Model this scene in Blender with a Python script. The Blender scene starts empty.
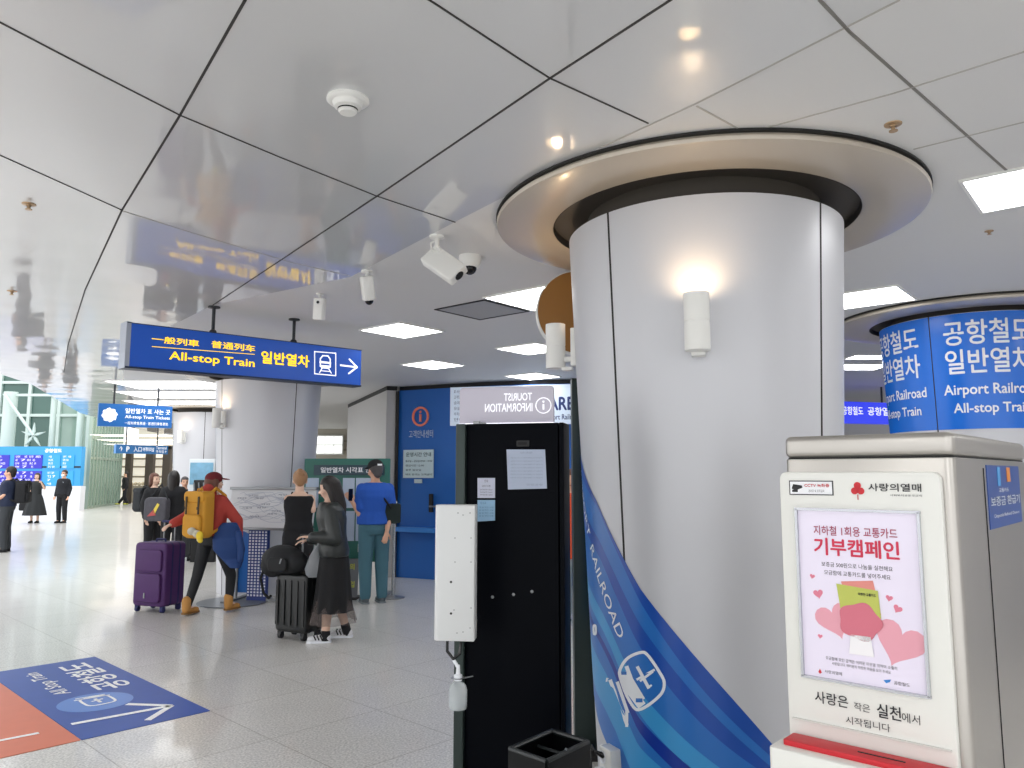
import bpy, bmesh, math, random
from mathutils import Vector, Matrix, Euler, Quaternion
random.seed(7)
PI=math.pi; R=math.radians
sc=bpy.context.scene; C=sc.collection
# ---------------------------------------------------------------- camera
FPX=769.0; PITCH=math.atan(90/FPX); CZ=1.6
cd=bpy.data.cameras.new('camera'); cam=bpy.data.objects.new('camera',cd); C.objects.link(cam)
cam.location=(0,0,CZ); cam.rotation_euler=(PI/2+PITCH,0,0)
cd.sensor_fit='HORIZONTAL'; cd.sensor_width=36; cd.lens=36*FPX/1024; cd.clip_end=300
sc.camera=cam
# ---------------------------------------------------------------- world, light, exposure
sc.view_settings.view_transform='Standard'; sc.view_settings.look='None'
sc.view_settings.gamma=1; sc.view_settings.use_curve_mapping=False
sc.view_settings.exposure=0.5
w=bpy.data.worlds.new('daylight'); sc.world=w; w.use_nodes=True
bg=w.node_tree.nodes['Background']; bg.inputs[0].default_value=(0.97,0.98,1,1); bg.inputs[1].default_value=1.35
def area(name,loc,rot,sx,sy,power,col=(1,1,1)):
    l=bpy.data.lights.new(name,'AREA'); l.shape='RECTANGLE'; l.size=sx; l.size_y=sy; l.energy=power; l.color=col
    o=bpy.data.objects.new(name,l); C.objects.link(o); o.location=loc; o.rotation_euler=rot; return o
# daylight falling through the atrium roof beyond the low ceiling's edge
area('atrium_skylight',(-19,24,10),(0,0,0),16,30,450,(0.96,0.98,1))
area('atrium_skylight_near',(-13,6,8),(0,R(25),0),8,16,500,(0.96,0.98,1))
# ---------------------------------------------------------------- helpers: geometry of the place
def ray(x,y):
    a=(x-512)/FPX; b=(384-y)/FPX
    return Vector((a, math.cos(PITCH)-b*math.sin(PITCH), math.sin(PITCH)+b*math.cos(PITCH)))
O=Vector((0,0,CZ))
def pl(x,y,z):
    r=ray(x,y); return O+r*((z-CZ)/r.z)
def at(x,y,Y):
    r=ray(x,y); return O+r*(Y/r.y)
def lin(c):
    return c/12.92 if c<=.04045 else ((c+.055)/1.055)**2.4
def hx(s):
    s=s.lstrip('#'); return tuple(lin(int(s[i:i+2],16)/255) for i in (0,2,4))
MATS={}
def M(name,c,rough=.5,metal=0,emit=0,coat=0,bump=0,bscale=60,var=0,vscale=8,trans=0,alpha=1,cr=.05,ior=None,sheen=0):
    if name in MATS: return MATS[name]
    m=bpy.data.materials.new(name); m.use_nodes=True; nt=m.node_tree; p=nt.nodes['Principled BSDF']
    if isinstance(c,str): c=hx(c)
    p.inputs['Base Color'].default_value=(*c,1); p.inputs['Roughness'].default_value=rough
    p.inputs['Metallic'].default_value=metal; p.inputs['Coat Weight'].default_value=coat; p.inputs['Coat Roughness'].default_value=cr
    if ior: p.inputs['IOR'].default_value=ior
    if trans: p.inputs['Transmission Weight'].default_value=trans
    if alpha<1: p.inputs['Alpha'].default_value=alpha
    if emit:
        p.inputs['Emission Color'].default_value=(*c,1); p.inputs['Emission Strength'].default_value=emit
    if bump or var:
        tc=nt.nodes.new('ShaderNodeTexCoord'); n=nt.nodes.new('ShaderNodeTexNoise'); nt.links.new(tc.outputs['Object'],n.inputs['Vector'])
        n.inputs['Scale'].default_value=bscale if bump else vscale; n.inputs['Detail'].default_value=4
        if bump:
            b=nt.nodes.new('ShaderNodeBump'); b.inputs['Strength'].default_value=bump; b.inputs['Distance'].default_value=.01
            nt.links.new(n.outputs['Fac'],b.inputs['Height']); nt.links.new(b.outputs['Normal'],p.inputs['Normal'])
        if var:
            n2=nt.nodes.new('ShaderNodeTexNoise'); n2.inputs['Scale'].default_value=vscale; nt.links.new(tc.outputs['Object'],n2.inputs['Vector'])
            h=nt.nodes.new('ShaderNodeHueSaturation'); h.inputs['Color'].default_value=(*c,1)
            mp=nt.nodes.new('ShaderNodeMapRange'); mp.inputs[3].default_value=1-var; mp.inputs[4].default_value=1+var
            nt.links.new(n2.outputs['Fac'],mp.inputs[0]); nt.links.new(mp.outputs[0],h.inputs['Value']); nt.links.new(h.outputs[0],p.inputs['Base Color'])
    MATS[name]=m; return m

_tmp=bpy.data.scenes.new('scratch')
def evaluated_mesh(o):
    _tmp.collection.objects.link(o); vl=_tmp.view_layers[0]; vl.update(); dg=vl.depsgraph; dg.update()
    me=bpy.data.meshes.new_from_object(o.evaluated_get(dg)); _tmp.collection.objects.unlink(o); return me
class MB:
    def __init__(s): s.bm=bmesh.new()
    def _x(s,vs,loc,rot,piv=None):
        m=Matrix.Translation(loc)@Euler(rot).to_matrix().to_4x4()
        bmesh.ops.transform(s.bm,matrix=m,verts=vs)
    def box(s,loc,size,rot=(0,0,0)):
        r=bmesh.ops.create_cube(s.bm,size=1); vs=r['verts']
        for v in vs: v.co=Vector((v.co.x*size[0],v.co.y*size[1],v.co.z*size[2]))
        s._x(vs,loc,rot); return s
    def cyl(s,a,b,r1,r2=None,seg=20,cap=True):
        a=Vector(a); b=Vector(b); d=b-a; L=d.length
        if r2 is None: r2=r1
        r=bmesh.ops.create_cone(s.bm,cap_ends=cap,segments=seg,radius1=r1,radius2=max(r2,1e-4),depth=L)
        q=Vector((0,0,1)).rotation_difference(d.normalized())
        bmesh.ops.transform(s.bm,matrix=Matrix.Translation((a+b)/2)@q.to_matrix().to_4x4(),verts=r['verts']); return s
    def sph(s,c,r,sx=1,sy=1,sz=1,rot=(0,0,0),u=16,v=10):
        q=bmesh.ops.create_uvsphere(s.bm,u_segments=u,v_segments=v,radius=r)
        for t in q['verts']: t.co=Vector((t.co.x*sx,t.co.y*sy,t.co.z*sz))
        s._x(q['verts'],c,rot); return s
    def cap(s,a,b,r1,r2,seg=14):
        s.cyl(a,b,r1,r2,seg); s.sph(a,r1,u=seg,v=8); s.sph(b,r2,u=seg,v=8); return s
    def chain(s,pts,rs,seg=14):
        for i in range(len(pts)-1): s.cap(pts[i],pts[i+1],rs[i],rs[i+1],seg)
        return s
    def loft(s,rings,n=24,cap=True):
        # rings: (cx,cy,cz,rx,ry[,power])
        vs=[]
        for rg in rings:
            cx,cy,cz,rx,ry=rg[:5]; pw=rg[5] if len(rg)>5 else 1
            row=[]
            for i in range(n):
                t=2*PI*i/n; c_,s_=math.cos(t),math.sin(t)
                c_=math.copysign(abs(c_)**pw,c_); s_=math.copysign(abs(s_)**pw,s_)
                row.append(s.bm.verts.new((cx+rx*c_,cy+ry*s_,cz)))
            vs.append(row)
        for a,b in zip(vs,vs[1:]):
            for i in range(n): s.bm.faces.new((a[i],a[(i+1)%n],b[(i+1)%n],b[i]))
        if cap:
            s.bm.faces.new(vs[0][::-1]); s.bm.faces.new(vs[-1])
        return s
    def lathe(s,prof,loc=(0,0,0),rot=(0,0,0),n=32,cap=False):
        before=set(s.bm.verts); rows=[]
        for r,z in prof:
            rows.append([s.bm.verts.new((max(r,1e-5)*math.cos(2*PI*i/n),max(r,1e-5)*math.sin(2*PI*i/n),z)) for i in range(n)])
        for a,b in zip(rows,rows[1:]):
            for i in range(n): s.bm.faces.new((a[i],a[(i+1)%n],b[(i+1)%n],b[i]))
        if cap: s.bm.faces.new(rows[0][::-1]); s.bm.faces.new(rows[-1])
        s._x([v for r_ in rows for v in r_],loc,rot); return s
    def poly(s,pts):
        s.bm.faces.new([s.bm.verts.new(p) for p in pts]); return s
    def prism(s,pts,d):
        # pts 3d polygon, d extrusion vector
        d=Vector(d); a=[s.bm.verts.new(p) for p in pts]; b=[s.bm.verts.new(Vector(p)+d) for p in pts]
        n=len(pts); s.bm.faces.new(a); s.bm.faces.new(b[::-1])
        for i in range(n): s.bm.faces.new((a[i],b[i],b[(i+1)%n],a[(i+1)%n]))
        return s
    def rprism(s,x0,x1,z0,z1,y0,y1,r=.02,n=5,corners=(1,1,1,1)):
        # rounded rectangle in local xz, extruded y0..y1; corners: bl,br,tr,tl
        pts=[]
        cs=[(x0+r,z0+r,180,corners[0],x0,z0),(x1-r,z0+r,270,corners[1],x1,z0),(x1-r,z1-r,0,corners[2],x1,z1),(x0+r,z1-r,90,corners[3],x0,z1)]
        for cx,cz,a0,on,hx_,hz_ in cs:
            if on:
                for k in range(n+1):
                    t=R(a0+90*k/n); pts.append((cx+r*math.cos(t),y0,cz+r*math.sin(t)))
            else: pts.append((hx_,y0,hz_))
        return s.prism(pts,(0,y1-y0,0))
    def rslab(s,x0,x1,y0,y1,z0,z1,r=.05,n=6,corners=(1,1,1,1)):
        pts=[]
        cs=[(x0+r,y0+r,180,corners[0],x0,y0),(x1-r,y0+r,270,corners[1],x1,y0),(x1-r,y1-r,0,corners[2],x1,y1),(x0+r,y1-r,90,corners[3],x0,y1)]
        for cx,cy,a0,on,hx_,hy_ in cs:
            if on:
                for k in range(n+1):
                    t=R(a0+90*k/n); pts.append((cx+r*math.cos(t),cy+r*math.sin(t),z0))
            else: pts.append((hx_,hy_,z0))
        return s.prism(pts,(0,0,z1-z0))
    def build(s,name,mat,parent=None,smooth=None,bevel=0,remesh=0,sm=0,loc=None,rz=0,subd=0):
        ly=s.bm.faces.layers.int.get('g')
        if ly:
            ids=sorted({f[ly] for f in s.bm.faces})
            if len(ids)>1:      # every line of words is a part of its own
                last=None
                for g in ids:
                    q=MB(); q.bm.free(); q.bm=s.bm.copy(); l2=q.bm.faces.layers.int.get('g')
                    bmesh.ops.delete(q.bm,geom=[f for f in q.bm.faces if f[l2]!=g],context='FACES')
                    q.bm.faces.layers.int.remove(l2); last=q.build('symbol' if g==0 and 'letter' in name else name,mat,parent,smooth)
                return last
        bmesh.ops.recalc_face_normals(s.bm,faces=s.bm.faces)
        me=bpy.data.meshes.new(name); s.bm.to_mesh(me); s.bm.free()
        o=bpy.data.objects.new(name,me)
        if remesh:
            md=o.modifiers.new('r','REMESH'); md.mode='VOXEL'; md.voxel_size=remesh
        if sm:
            md=o.modifiers.new('s','SMOOTH'); md.iterations=sm; md.factor=.5
        if bevel:
            md=o.modifiers.new('b','BEVEL'); md.width=bevel; md.segments=3; md.limit_method='ANGLE'; md.angle_limit=R(40)
        if subd:
            md=o.modifiers.new('u','SUBSURF'); md.levels=subd; md.render_levels=subd
        if o.modifiers:
            nm=evaluated_mesh(o); o.modifiers.clear(); o.data=nm; nm.name=name; me=nm
        C.objects.link(o)
        me.materials.clear(); me.materials.append(mat)
        if smooth is None: smooth=True
        for p in me.polygons: p.use_smooth=smooth
        if smooth and not remesh:
            me.set_sharp_from_angle(angle=R(35))
        if parent: o.parent=parent
        if loc is not None: o.location=loc
        o.rotation_euler.z=rz
        return o
def tag(o,label,cat,group=None):
    o['label']=label; o['category']=cat
    if group: o['group']=group
    return o
def thing(name,label,cat,loc=(0,0,0),rz=0,group=None):
    o=bpy.data.objects.new(name,None); C.objects.link(o); o.location=loc; o.rotation_euler=(0,0,rz); o.empty_display_size=.1
    return tag(o,label,cat,group)
def struct(o): o['kind']='structure'; return o
def copy_tree(o,parent=None):
    c=o.copy(); C.objects.link(c); c.parent=parent
    for ch in list(o.children): copy_tree(ch,c)
    return c
def hit(root,px,py,yl=0):
    m=Matrix.Translation(root.location)@Euler(root.rotation_euler).to_matrix().to_4x4(); mi=m.inverted()
    o=mi@O; d=mi.to_3x3()@ray(px,py); t=(yl-o.y)/d.y; p=o+d*t
    return p.x,p.z
# ---- lettering
_tc={}
def glyphs(body,bold=0.0):
    k=(body,bold)
    if k in _tc: return _tc[k]
    cu=bpy.data.curves.new('t','FONT'); cu.body=body; cu.size=1; cu.offset=0; cu.resolution_u=3
    o=bpy.data.objects.new('t',cu)
    me=evaluated_mesh(o)
    vs=[v.co.copy() for v in me.vertices]; fs=[tuple(p.vertices) for p in me.polygons]
    if bold>=.004:
        n=len(vs); v0=list(vs); f0=list(fs)
        for i,(dx,dy) in enumerate([(1,0),(-1,0),(0,1),(0,-1)]):
            vs+=[v+Vector((dx,dy,0))*bold for v in v0]; fs+=[tuple(k_+n*(i+1) for k_ in f) for f in f0]
    bpy.data.objects.remove(o); bpy.data.curves.remove(cu); bpy.data.meshes.remove(me)
    xs=[v.x for v in vs]; ys=[v.y for v in vs]; x0,x1,y0,y1=min(xs),max(xs),min(ys),max(ys)
    r=([((v.x-x0)/(x1-x0),(v.y-y0)/(y1-y0)) for v in vs],fs); _tc[k]=r; return r
_gid=[0]
def add_text(mb,body,x0,x1,z0,z1,y,bold=0.0,fn=None):
    """fits the words into the box x0..x1, z0..z1 on the local plane y (or through fn)"""
    vs,fs=glyphs(body,bold)
    V=[]; _gid[0]+=1; ly=mb.bm.faces.layers.int.get('g') or mb.bm.faces.layers.int.new('g')
    n5=len(vs)//5 if bold>=.004 else len(vs)+1
    for i,(u,v) in enumerate(vs):
        X=x0+u*(x1-x0); Z=z0+v*(z1-z0); e=(i//n5)*1.5e-4
        q=fn(X,Z) if fn else (X,y,Z)
        V.append(mb.bm.verts.new((q[0],q[1]-e,q[2]+e)))
    for f in fs:
        try: mb.bm.faces.new([V[i] for i in f])[ly]=_gid[0]
        except ValueError: pass
def ptext(mb,root,body,px0,py0,px1,py1,y,bold=0.0,mid=None):
    """words in the box whose corners are at these photograph points on the local plane y"""
    xa,_=hit(root,px0,py0,y); xb,_=hit(root,px1,py1,y)
    _,za=hit(root,px0,py0,y); _,zb=hit(root,px1,py1,y)
    add_text(mb,body,xa,xb,zb,za,y,bold)

# ---------------------------------------------------------------- materials
m_col=M('column_panel','#cfd0d5',.42,.15,coat=.25,cr=.3,ior=1.5)
m_dark=M('dark_recess','#1c1b1a',.6)
m_steel=M('brushed_steel','#b4b0aa',.33,.9)
m_white=M('white_plastic','#f0f0ec',.35)
m_black=M('black_gloss','#050608',.2)
m_blackm=M('black_matt','#101114',.55)
m_grey=M('grey_metal','#8d9092',.35,.6)
m_blue=M('sign_blue','#1b4fae',.35,emit=.22)
m_yel=M('sign_yellow','#ffcf1c',.4,emit=.75)
m_wht=M('sign_white','#ffffff',.4,emit=.4)
m_ink=M('ink','#26262a',.6)
m_paper=M('paper','#f0f1f4',.6)
m_red=M('red_print','#c8202c',.45)
# ---------------------------------------------------------------- ceiling
def ceiling_mat():
    m=bpy.data.materials.new('ceiling_panels'); m.use_nodes=True; nt=m.node_tree; p=nt.nodes['Principled BSDF']
    p.inputs['Base Color'].default_value=(*hx('#d8d9da'),1); p.inputs['Roughness'].default_value=.4
    p.inputs['Metallic'].default_value=.12
    p.inputs['Coat Weight'].default_value=1; p.inputs['Coat Roughness'].default_value=.055; p.inputs['Coat IOR'].default_value=1.7
    tc=nt.nodes.new('ShaderNodeTexCoord'); n=nt.nodes.new('ShaderNodeTexNoise'); n.inputs['Scale'].default_value=1.3; n.inputs['Detail'].default_value=1
    nt.links.new(tc.outputs['Object'],n.inputs['Vector'])
    b=nt.nodes.new('ShaderNodeBump'); b.inputs['Strength'].default_value=.35; b.inputs['Distance'].default_value=.03
    nt.links.new(n.outputs['Fac'],b.inputs['Height']); nt.links.new(b.outputs['Normal'],p.inputs['Coat Normal'])
    return m
CH=3.0
m_ceil=ceiling_mat()
edge=[(-7.6,-4),(-7.45,4),(-7.22,10.75),(-7.55,12),(-9.98,17.73),(-11.92,24.6),(-14,40),(-14,46),(14,46),(14,-4)]
# polished metal panels on the camera's side and along the edge; matt painted ceiling beyond
cut=[tuple(pl(x,y,CH).xy) for x,y in [(1060,-70),(899,0),(697,103),(599,148),(455,222),(350,277),(213,305)]]+[(-4.4,8.6),(-6.2,12.2),(-8.4,17.4),(-10.3,24.6),(-12.2,40),(-12.2,46)]
near=[(-7.6,-4)]+edge[1:8]+cut[::-1]+[(cut[0][0]+.6,-4)]
b=MB(); b.prism([(x,y,CH) for x,y in near],(0,0,.5)); struct(b.build('ceiling',m_ceil,smooth=False))
far=cut+[(14,46),(14,-4),(cut[0][0]+.6,-4)]
b=MB(); b.prism([(x,y,CH) for x,y in far],(0,0,.5)); struct(b.build('ceiling',M('ceiling_paint','#dcdcdc',.55,var=.02,vscale=.7),smooth=False))
# joints between the metal panels
def seam(mb,pts,wd,z=CH-.0015):
    for p,q in zip(pts,pts[1:]):
        p=Vector((p[0],p[1],0)); q=Vector((q[0],q[1],0)); d=(q-p).normalized(); n=Vector((-d.y,d.x,0))*wd/2
        e=d*wd*.3
        mb.prism([(a.x,a.y,z-.001) for a in (p-n-e,p+n-e,q+n+e,q-n+e)],(0,0,.004))
P=lambda L:[pl(x,y,CH).xy for x,y in L]
b=MB()
seam(b,P([(272,-50),(245,0),(180,115),(122,210),(85,290),(68,345),(64,372)]),.009)
seam(b,P([(745,-50),(670,0),(550,78),(377,196),(213,305)]),.009)
seam(b,P([(-50,-6),(0,22),(90,69),(180,115),(280,157),(377,196),(455,222)]),.0075)
seam(b,P([(340,-50),(430,0),(520,59),(550,78),(648,123)]),.007)
seam(b,P([(-60,127),(0,155),(60,182),(122,210)]),.007)
struct(b.build('trim_1',M('panel_joint','#3a3836',.7),smooth=False))
b=MB()
seam(b,P([(599,148),(697,103),(899,0)]),.007); seam(b,P([(761,129),(894,93),(1060,40)]),.008)
seam(b,P([(914,149),(1060,113)]),.008); seam(b,P([(697,106),(741,130)]),.008)
seam(b,P([(120,210),(190,232),(290,262),(350,276)]),.006)
struct(b.build('trim_2',M('panel_joint_pale','#b4b1ac',.5),smooth=False))
b=MB(); seam(b,P([(820,0),(850,32),(1012,175)]),.011); struct(b.build('trim_3',M('panel_joint_grey','#807d79',.6),smooth=False))

# ---------------------------------------------------------------- floor
def floor_mat():
    m=bpy.data.materials.new('polished_granite'); m.use_nodes=True; nt=m.node_tree; p=nt.nodes['Principled BSDF']; N=nt.nodes.new; L=nt.links.new
    tc=N('ShaderNodeTexCoord'); mp=N('ShaderNodeMapping'); mp.inputs['Rotation'].default_value[2]=R(43.8)
    q=Matrix.Rotation(R(43.8),3,'Z')@Vector((-2.05,5.45,0)); mp.inputs['Location'].default_value=(-q.x%.8,-q.y%.8-.0,0)
    L(tc.outputs['Object'],mp.inputs[0])
    br=N('ShaderNodeTexBrick'); br.offset=0; br.inputs['Scale'].default_value=1; br.inputs['Mortar Size'].default_value=.0035; br.inputs['Mortar Smooth'].default_value=0
    br.inputs['Brick Width'].default_value=.8; br.inputs['Row Height'].default_value=.8; br.inputs['Bias'].default_value=0
    br.inputs['Color1'].default_value=(*hx('#d8d6d2'),1); br.inputs['Color2'].default_value=(*hx('#d3d1cc'),1); br.inputs['Mortar'].default_value=(*hx('#aaa69f'),1)
    L(mp.outputs[0],br.inputs['Vector'])
    n=N('ShaderNodeTexNoise'); n.inputs['Scale'].default_value=75; n.inputs['Detail'].default_value=3; L(tc.outputs['Object'],n.inputs['Vector'])
    n2=N('ShaderNodeTexNoise'); n2.inputs['Scale'].default_value=3; L(tc.outputs['Object'],n2.inputs['Vector'])
    mr=N('ShaderNodeMapRange'); mr.inputs[1].default_value=.3; mr.inputs[2].default_value=.7; mr.inputs[3].default_value=.62; mr.inputs[4].default_value=1.28; L(n.outputs['Fac'],mr.inputs[0])
    mr2=N('ShaderNodeMapRange'); mr2.inputs[3].default_value=.93; mr2.inputs[4].default_value=1.07; L(n2.outputs['Fac'],mr2.inputs[0])
    mu=N('ShaderNodeMath'); mu.operation='MULTIPLY'; L(mr.outputs[0],mu.inputs[0]); L(mr2.outputs[0],mu.inputs[1])
    h=N('ShaderNodeHueSaturation'); L(br.outputs['Color'],h.inputs['Color']); L(mu.outputs[0],h.inputs['Value']); L(h.outputs[0],p.inputs['Base Color'])
    p.inputs['Roughness'].default_value=.3; p.inputs['IOR'].default_value=1.45; p.inputs['Coat Weight'].default_value=.35; p.inputs['Coat Roughness'].default_value=.07
    return m
b=MB(); b.box((-8,24,-.1),(72,62,.2)); struct(b.build('floor',floor_mat(),smooth=False))

# floor decals: one blue, one orange, laid on the tiles
dl=thing('floor_sign','blue floor sticker with white arrow pointing to the airport railroad trains','floor sticker',(-2.05,5.45,0),R(-43.8))
# local: -x runs away along the long side, -y across
b=MB(); b.rslab(-2.25,0,-.80,0,.0005,.003,r=.01); b.build('sheet',M('vinyl_blue','#2c52a8',.4,var=.06,ior=1.3),dl,smooth=False)
def flatfn(o,ux,uy,ox,oy,z=.0045): return lambda X,Z:(ox+X*ux[0]+Z*uy[0],oy+X*ux[1]+Z*uy[1],z)
# the words run along the sheet with their tops towards the local -y side
b=MB(); fn=lambda X,Z:(-X,-Z,.0045)
add_text(b,'공항철도',1.05,2.08,.11,.37,0,.02,fn); add_text(b,'All Stop Train',1.15,2.0,.48,.62,0,.012,fn)
# arrow
def bar(mb,p,q,wd,z=.0045,h=.001):
    p=Vector((*p,0)); q=Vector((*q,0)); d=(q-p).normalized(); n=Vector((-d.y,d.x,0))*wd/2
    mb.prism([(a.x,a.y,z) for a in (p-n,p+n,q+n,q-n)],(0,0,h))
bar(b,(-.36,-.75),(-.30,-.16),.045); bar(b,(-.30,-.14),(-.09,-.38),.045); bar(b,(-.30,-.14),(-.56,-.34),.045)
b.build('lettering',M('decal_white','#ffffff',.5),dl,smooth=False)
b=MB(); b.lathe([(.0,.0034),(.24,.0034),(.24,.004),(0,.004)],(-.78,-.47,0),n=40); r_=b.build('roundel',M('decal_blue_light','#2f74cf',.3),dl,smooth=False); 
b=MB()
for t in range(20):
    a0,a1=2*PI*t/20,2*PI*(t+1)/20; pr=lambda a:(-.80+.12*math.copysign(abs(math.cos(a))**.5,math.cos(a)),-.45+.095*math.copysign(abs(math.sin(a))**.5,math.sin(a)))
    bar(b,pr(a0),pr(a1),.018,.0046)
bar(b,(-.86,-.45),(-.74,-.45),.022,.0046); bar(b,(-.82,-.41),(-.80,-.49),.018,.0046)
bar(b,(-.91,-.57),(-.89,-.34),.018,.0046); bar(b,(-.95,-.55),(-.93,-.36),.014,.0046); b.build('train_emblem',MATS['decal_white'],dl,smooth=False)
do=thing('floor_sign','orange floor sticker with white arrow beside the blue one','floor sticker',tuple(Matrix.Rotation(R(-43.8),3,'Z')@Vector((0,-.805,0))+Vector((-2.05,5.45,0))),R(-43.8))
b=MB(); b.rslab(-2.25,0,-.80,0,.0005,.003,r=.01); b.build('sheet',M('vinyl_orange','#dd7c60',.4,var=.05,ior=1.3),do,smooth=False)
b=MB(); bar(b,(-.36,-.70),(-.32,-.14),.035); bar(b,(-.30,-.75),(-.12,-.5),.035)
for t in range(24):
    a0,a1=2*PI*t/24,2*PI*(t+1)/24; bar(b,(-.84+.14*math.cos(a0),-.5+.14*math.sin(a0)),(-.84+.14*math.cos(a1),-.5+.14*math.sin(a1)),.03)
b.build('lettering',MATS['decal_white'],do,smooth=False)

# ---------------------------------------------------------------- columns
CT=2.878
def Rz(z): return .605+(z-.25)*.045
def colfn(cx,cy):
    def f(th,z,off=0):
        r=Rz(z)+off; return Vector((cx+r*math.cos(th),cy+r*math.sin(th),z))
    return f
def column(name,label,cx,cy,seams,CT=CT):
    t=thing(name,label,'column',(cx,cy,0))
    b=MB(); b.lathe([(Rz(.0)+.0,0),(Rz(1),1),(Rz(2),2),(Rz(CT),CT),(Rz(CT)-.03,CT)],n=128); b.build('cladding',m_col,t)
    b=MB(); b.lathe([(.62,CT-.05),(.62,CH-.002)],n=64); b.build('neck',M('throat_shade','#4a443d',.6),t)
    b=MB()
    for th in seams:
        f=lambda z,o:Vector(((Rz(z)+o)*math.cos(th),(Rz(z)+o)*math.sin(th),z)); n=Vector((-math.sin(th),math.cos(th),0))*.0055
        b.prism([f(0,.0015)-n,f(0,.0015)+n,f(CT,.0015)+n,f(CT,.0015)-n],Vector((math.cos(th),math.sin(th),0))*-.01)
    b.build('panel_joint',m_dark,t,smooth=False)
    # the wide disc round the head of the column, with its dark throat
    b=MB(); b.lathe([(.815,CH-.001),(.812,CH-.045),(.83,CH-.05),(1.10,CH-.048),(1.12,CH-.045),(1.125,CH-.03),(1.125,CH-.028),(1.11,CH-.026),(1.105,CH-.001)],n=128); b.build('collar',M('collar_panel','#bdb3a4',.35,.2,coat=.5,cr=.15),t)
    b=MB(); b.lathe([(.62,CH-.003),(.81,CH-.003)],n=64); b.lathe([(.81,CH-.003),(.81,CH-.046)],n=64); b.build('throat',M('throat_shade','#4a443d'),t)
    b=MB(); b.lathe([(1.128,CH-.001),(1.128,CH-.012),(1.10,CH-.012)],n=96); b.build('shadow_gap',m_dark,t)
    return t
# throat: flat dark ring under the ceiling, recess shade put into its colour
c1x,c1y=4.24*math.sin(R(14.2)),4.24*math.cos(R(14.2))
def colhit(cx,cy,px,py):
    r=ray(px,py); t=2.0
    lo=None
    # march to the cone surface (or to the closest approach past its edge)
    k=.5; best=(9,k); k1=14
    while k<k1:
        p=O+r*k; d=math.hypot(p.x-cx,p.y-cy)-Rz(p.z)
        if d<best[0]: best=(d,k)
        if d<0: break
        k+=.002
    p=O+r*best[1]
    return math.atan2(p.y-cy,p.x-cx),p.z
sl=colhit(c1x,c1y,612,300)[0]; sr=colhit(c1x,c1y,821,320)[0]
c1=column('column','large round panelled column with a blue swoosh graphic, nearest the camera',c1x,c1y,[sl,sr,sl-2.0,sr+1.6])
def nth(t): return t-2*PI if t>PI/2 else t
def oncol(cx,cy,px,py,off):
    th,z=colhit(cx,cy,px,py); r=Rz(z)+off; return (r*math.cos(th),r*math.sin(th),z)   # local to the column
# --- swoosh graphic on the near column
top=[(nth(colhit(c1x,c1y,x,y)[0]),colhit(c1x,c1y,x,y)[1]) for x,y in [(578,452),(583,466),(598,503),(620,551),(640,588),(700,662),(772,744)]]
th_l=top[0][0]-.9; top=[(th_l,top[0][1]+.75)]+top
sl_=(top[-1][1]-top[-2][1])/(top[-1][0]-top[-2][0]); top.append((top[-1][0]+.35,max(.02,top[-1][1]+sl_*.35)))
bot=[(nth(colhit(c1x,c1y,x,y)[0]),colhit(c1x,c1y,x,y)[1]) for x,y in [(598,718),(608,745),(618,766)]]
bot=[(th_l,bot[0][1]+.62)]+bot+[(bot[-1][0]+.25,.02),(top[-1][0],.02)]
def interp(L,x):
    if x<=L[0][0]: return L[0][1]
    for (a,b_),(c_,d) in zip(L,L[1:]):
        if x<=c_: return b_+(d-b_)*(x-a)/(c_-a)
    return L[-1][1]
def band(mb,f0,f1,off,ta=None,tb=None):
    ta=th_l if ta is None else ta; tb=top[-1][0]-.005 if tb is None else tb; n=90; rows=[]
    for i in range(n+1):
        th=ta+(tb-ta)*i/n; zb=interp(bot,th); zt=interp(top,th)
        row=[]
        for k in range(5):
            f=f0(th)+(f1(th)-f0(th))*k/4; z=zt+(zb-zt)*f; r=Rz(z)+off; row.append(mb.bm.verts.new((r*math.cos(th),r*math.sin(th),z)))
        rows.append(row)
    for a,b_ in zip(rows,rows[1:]):
        for k in range(4): mb.bm.faces.new((a[k],b_[k],b_[k+1],a[k+1]))
g1,g2,g3,g4=M('swoosh_blue','#2b72c4',.28),M('swoosh_deep','#1c50ad',.28),M('swoosh_light','#3f9bd8',.28),M('swoosh_navy','#15389c',.28)
K=lambda v:(lambda th:v)
b=MB(); band(b,K(0),K(1),.0018); sw=b.build('swoosh_graphic',g1,c1)
for nm,a_,b_,mt in [('swoosh_stripe',0,.09,g2),('swoosh_stripe',.2,.30,g2),('swoosh_stripe',.50,.60,g3),('swoosh_stripe',.62,.68,g4),('swoosh_stripe',.74,.93,g3)]:
    b=MB(); sp=.10
    band(b,lambda th,a_=a_:max(0,min(1,a_+.05*math.sin(3*th))) if a_ else 0,lambda th,b_=b_:max(0,min(1,b_+.07*math.sin(3*th+.3))),.0024); b.build(nm,mt,sw)
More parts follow.
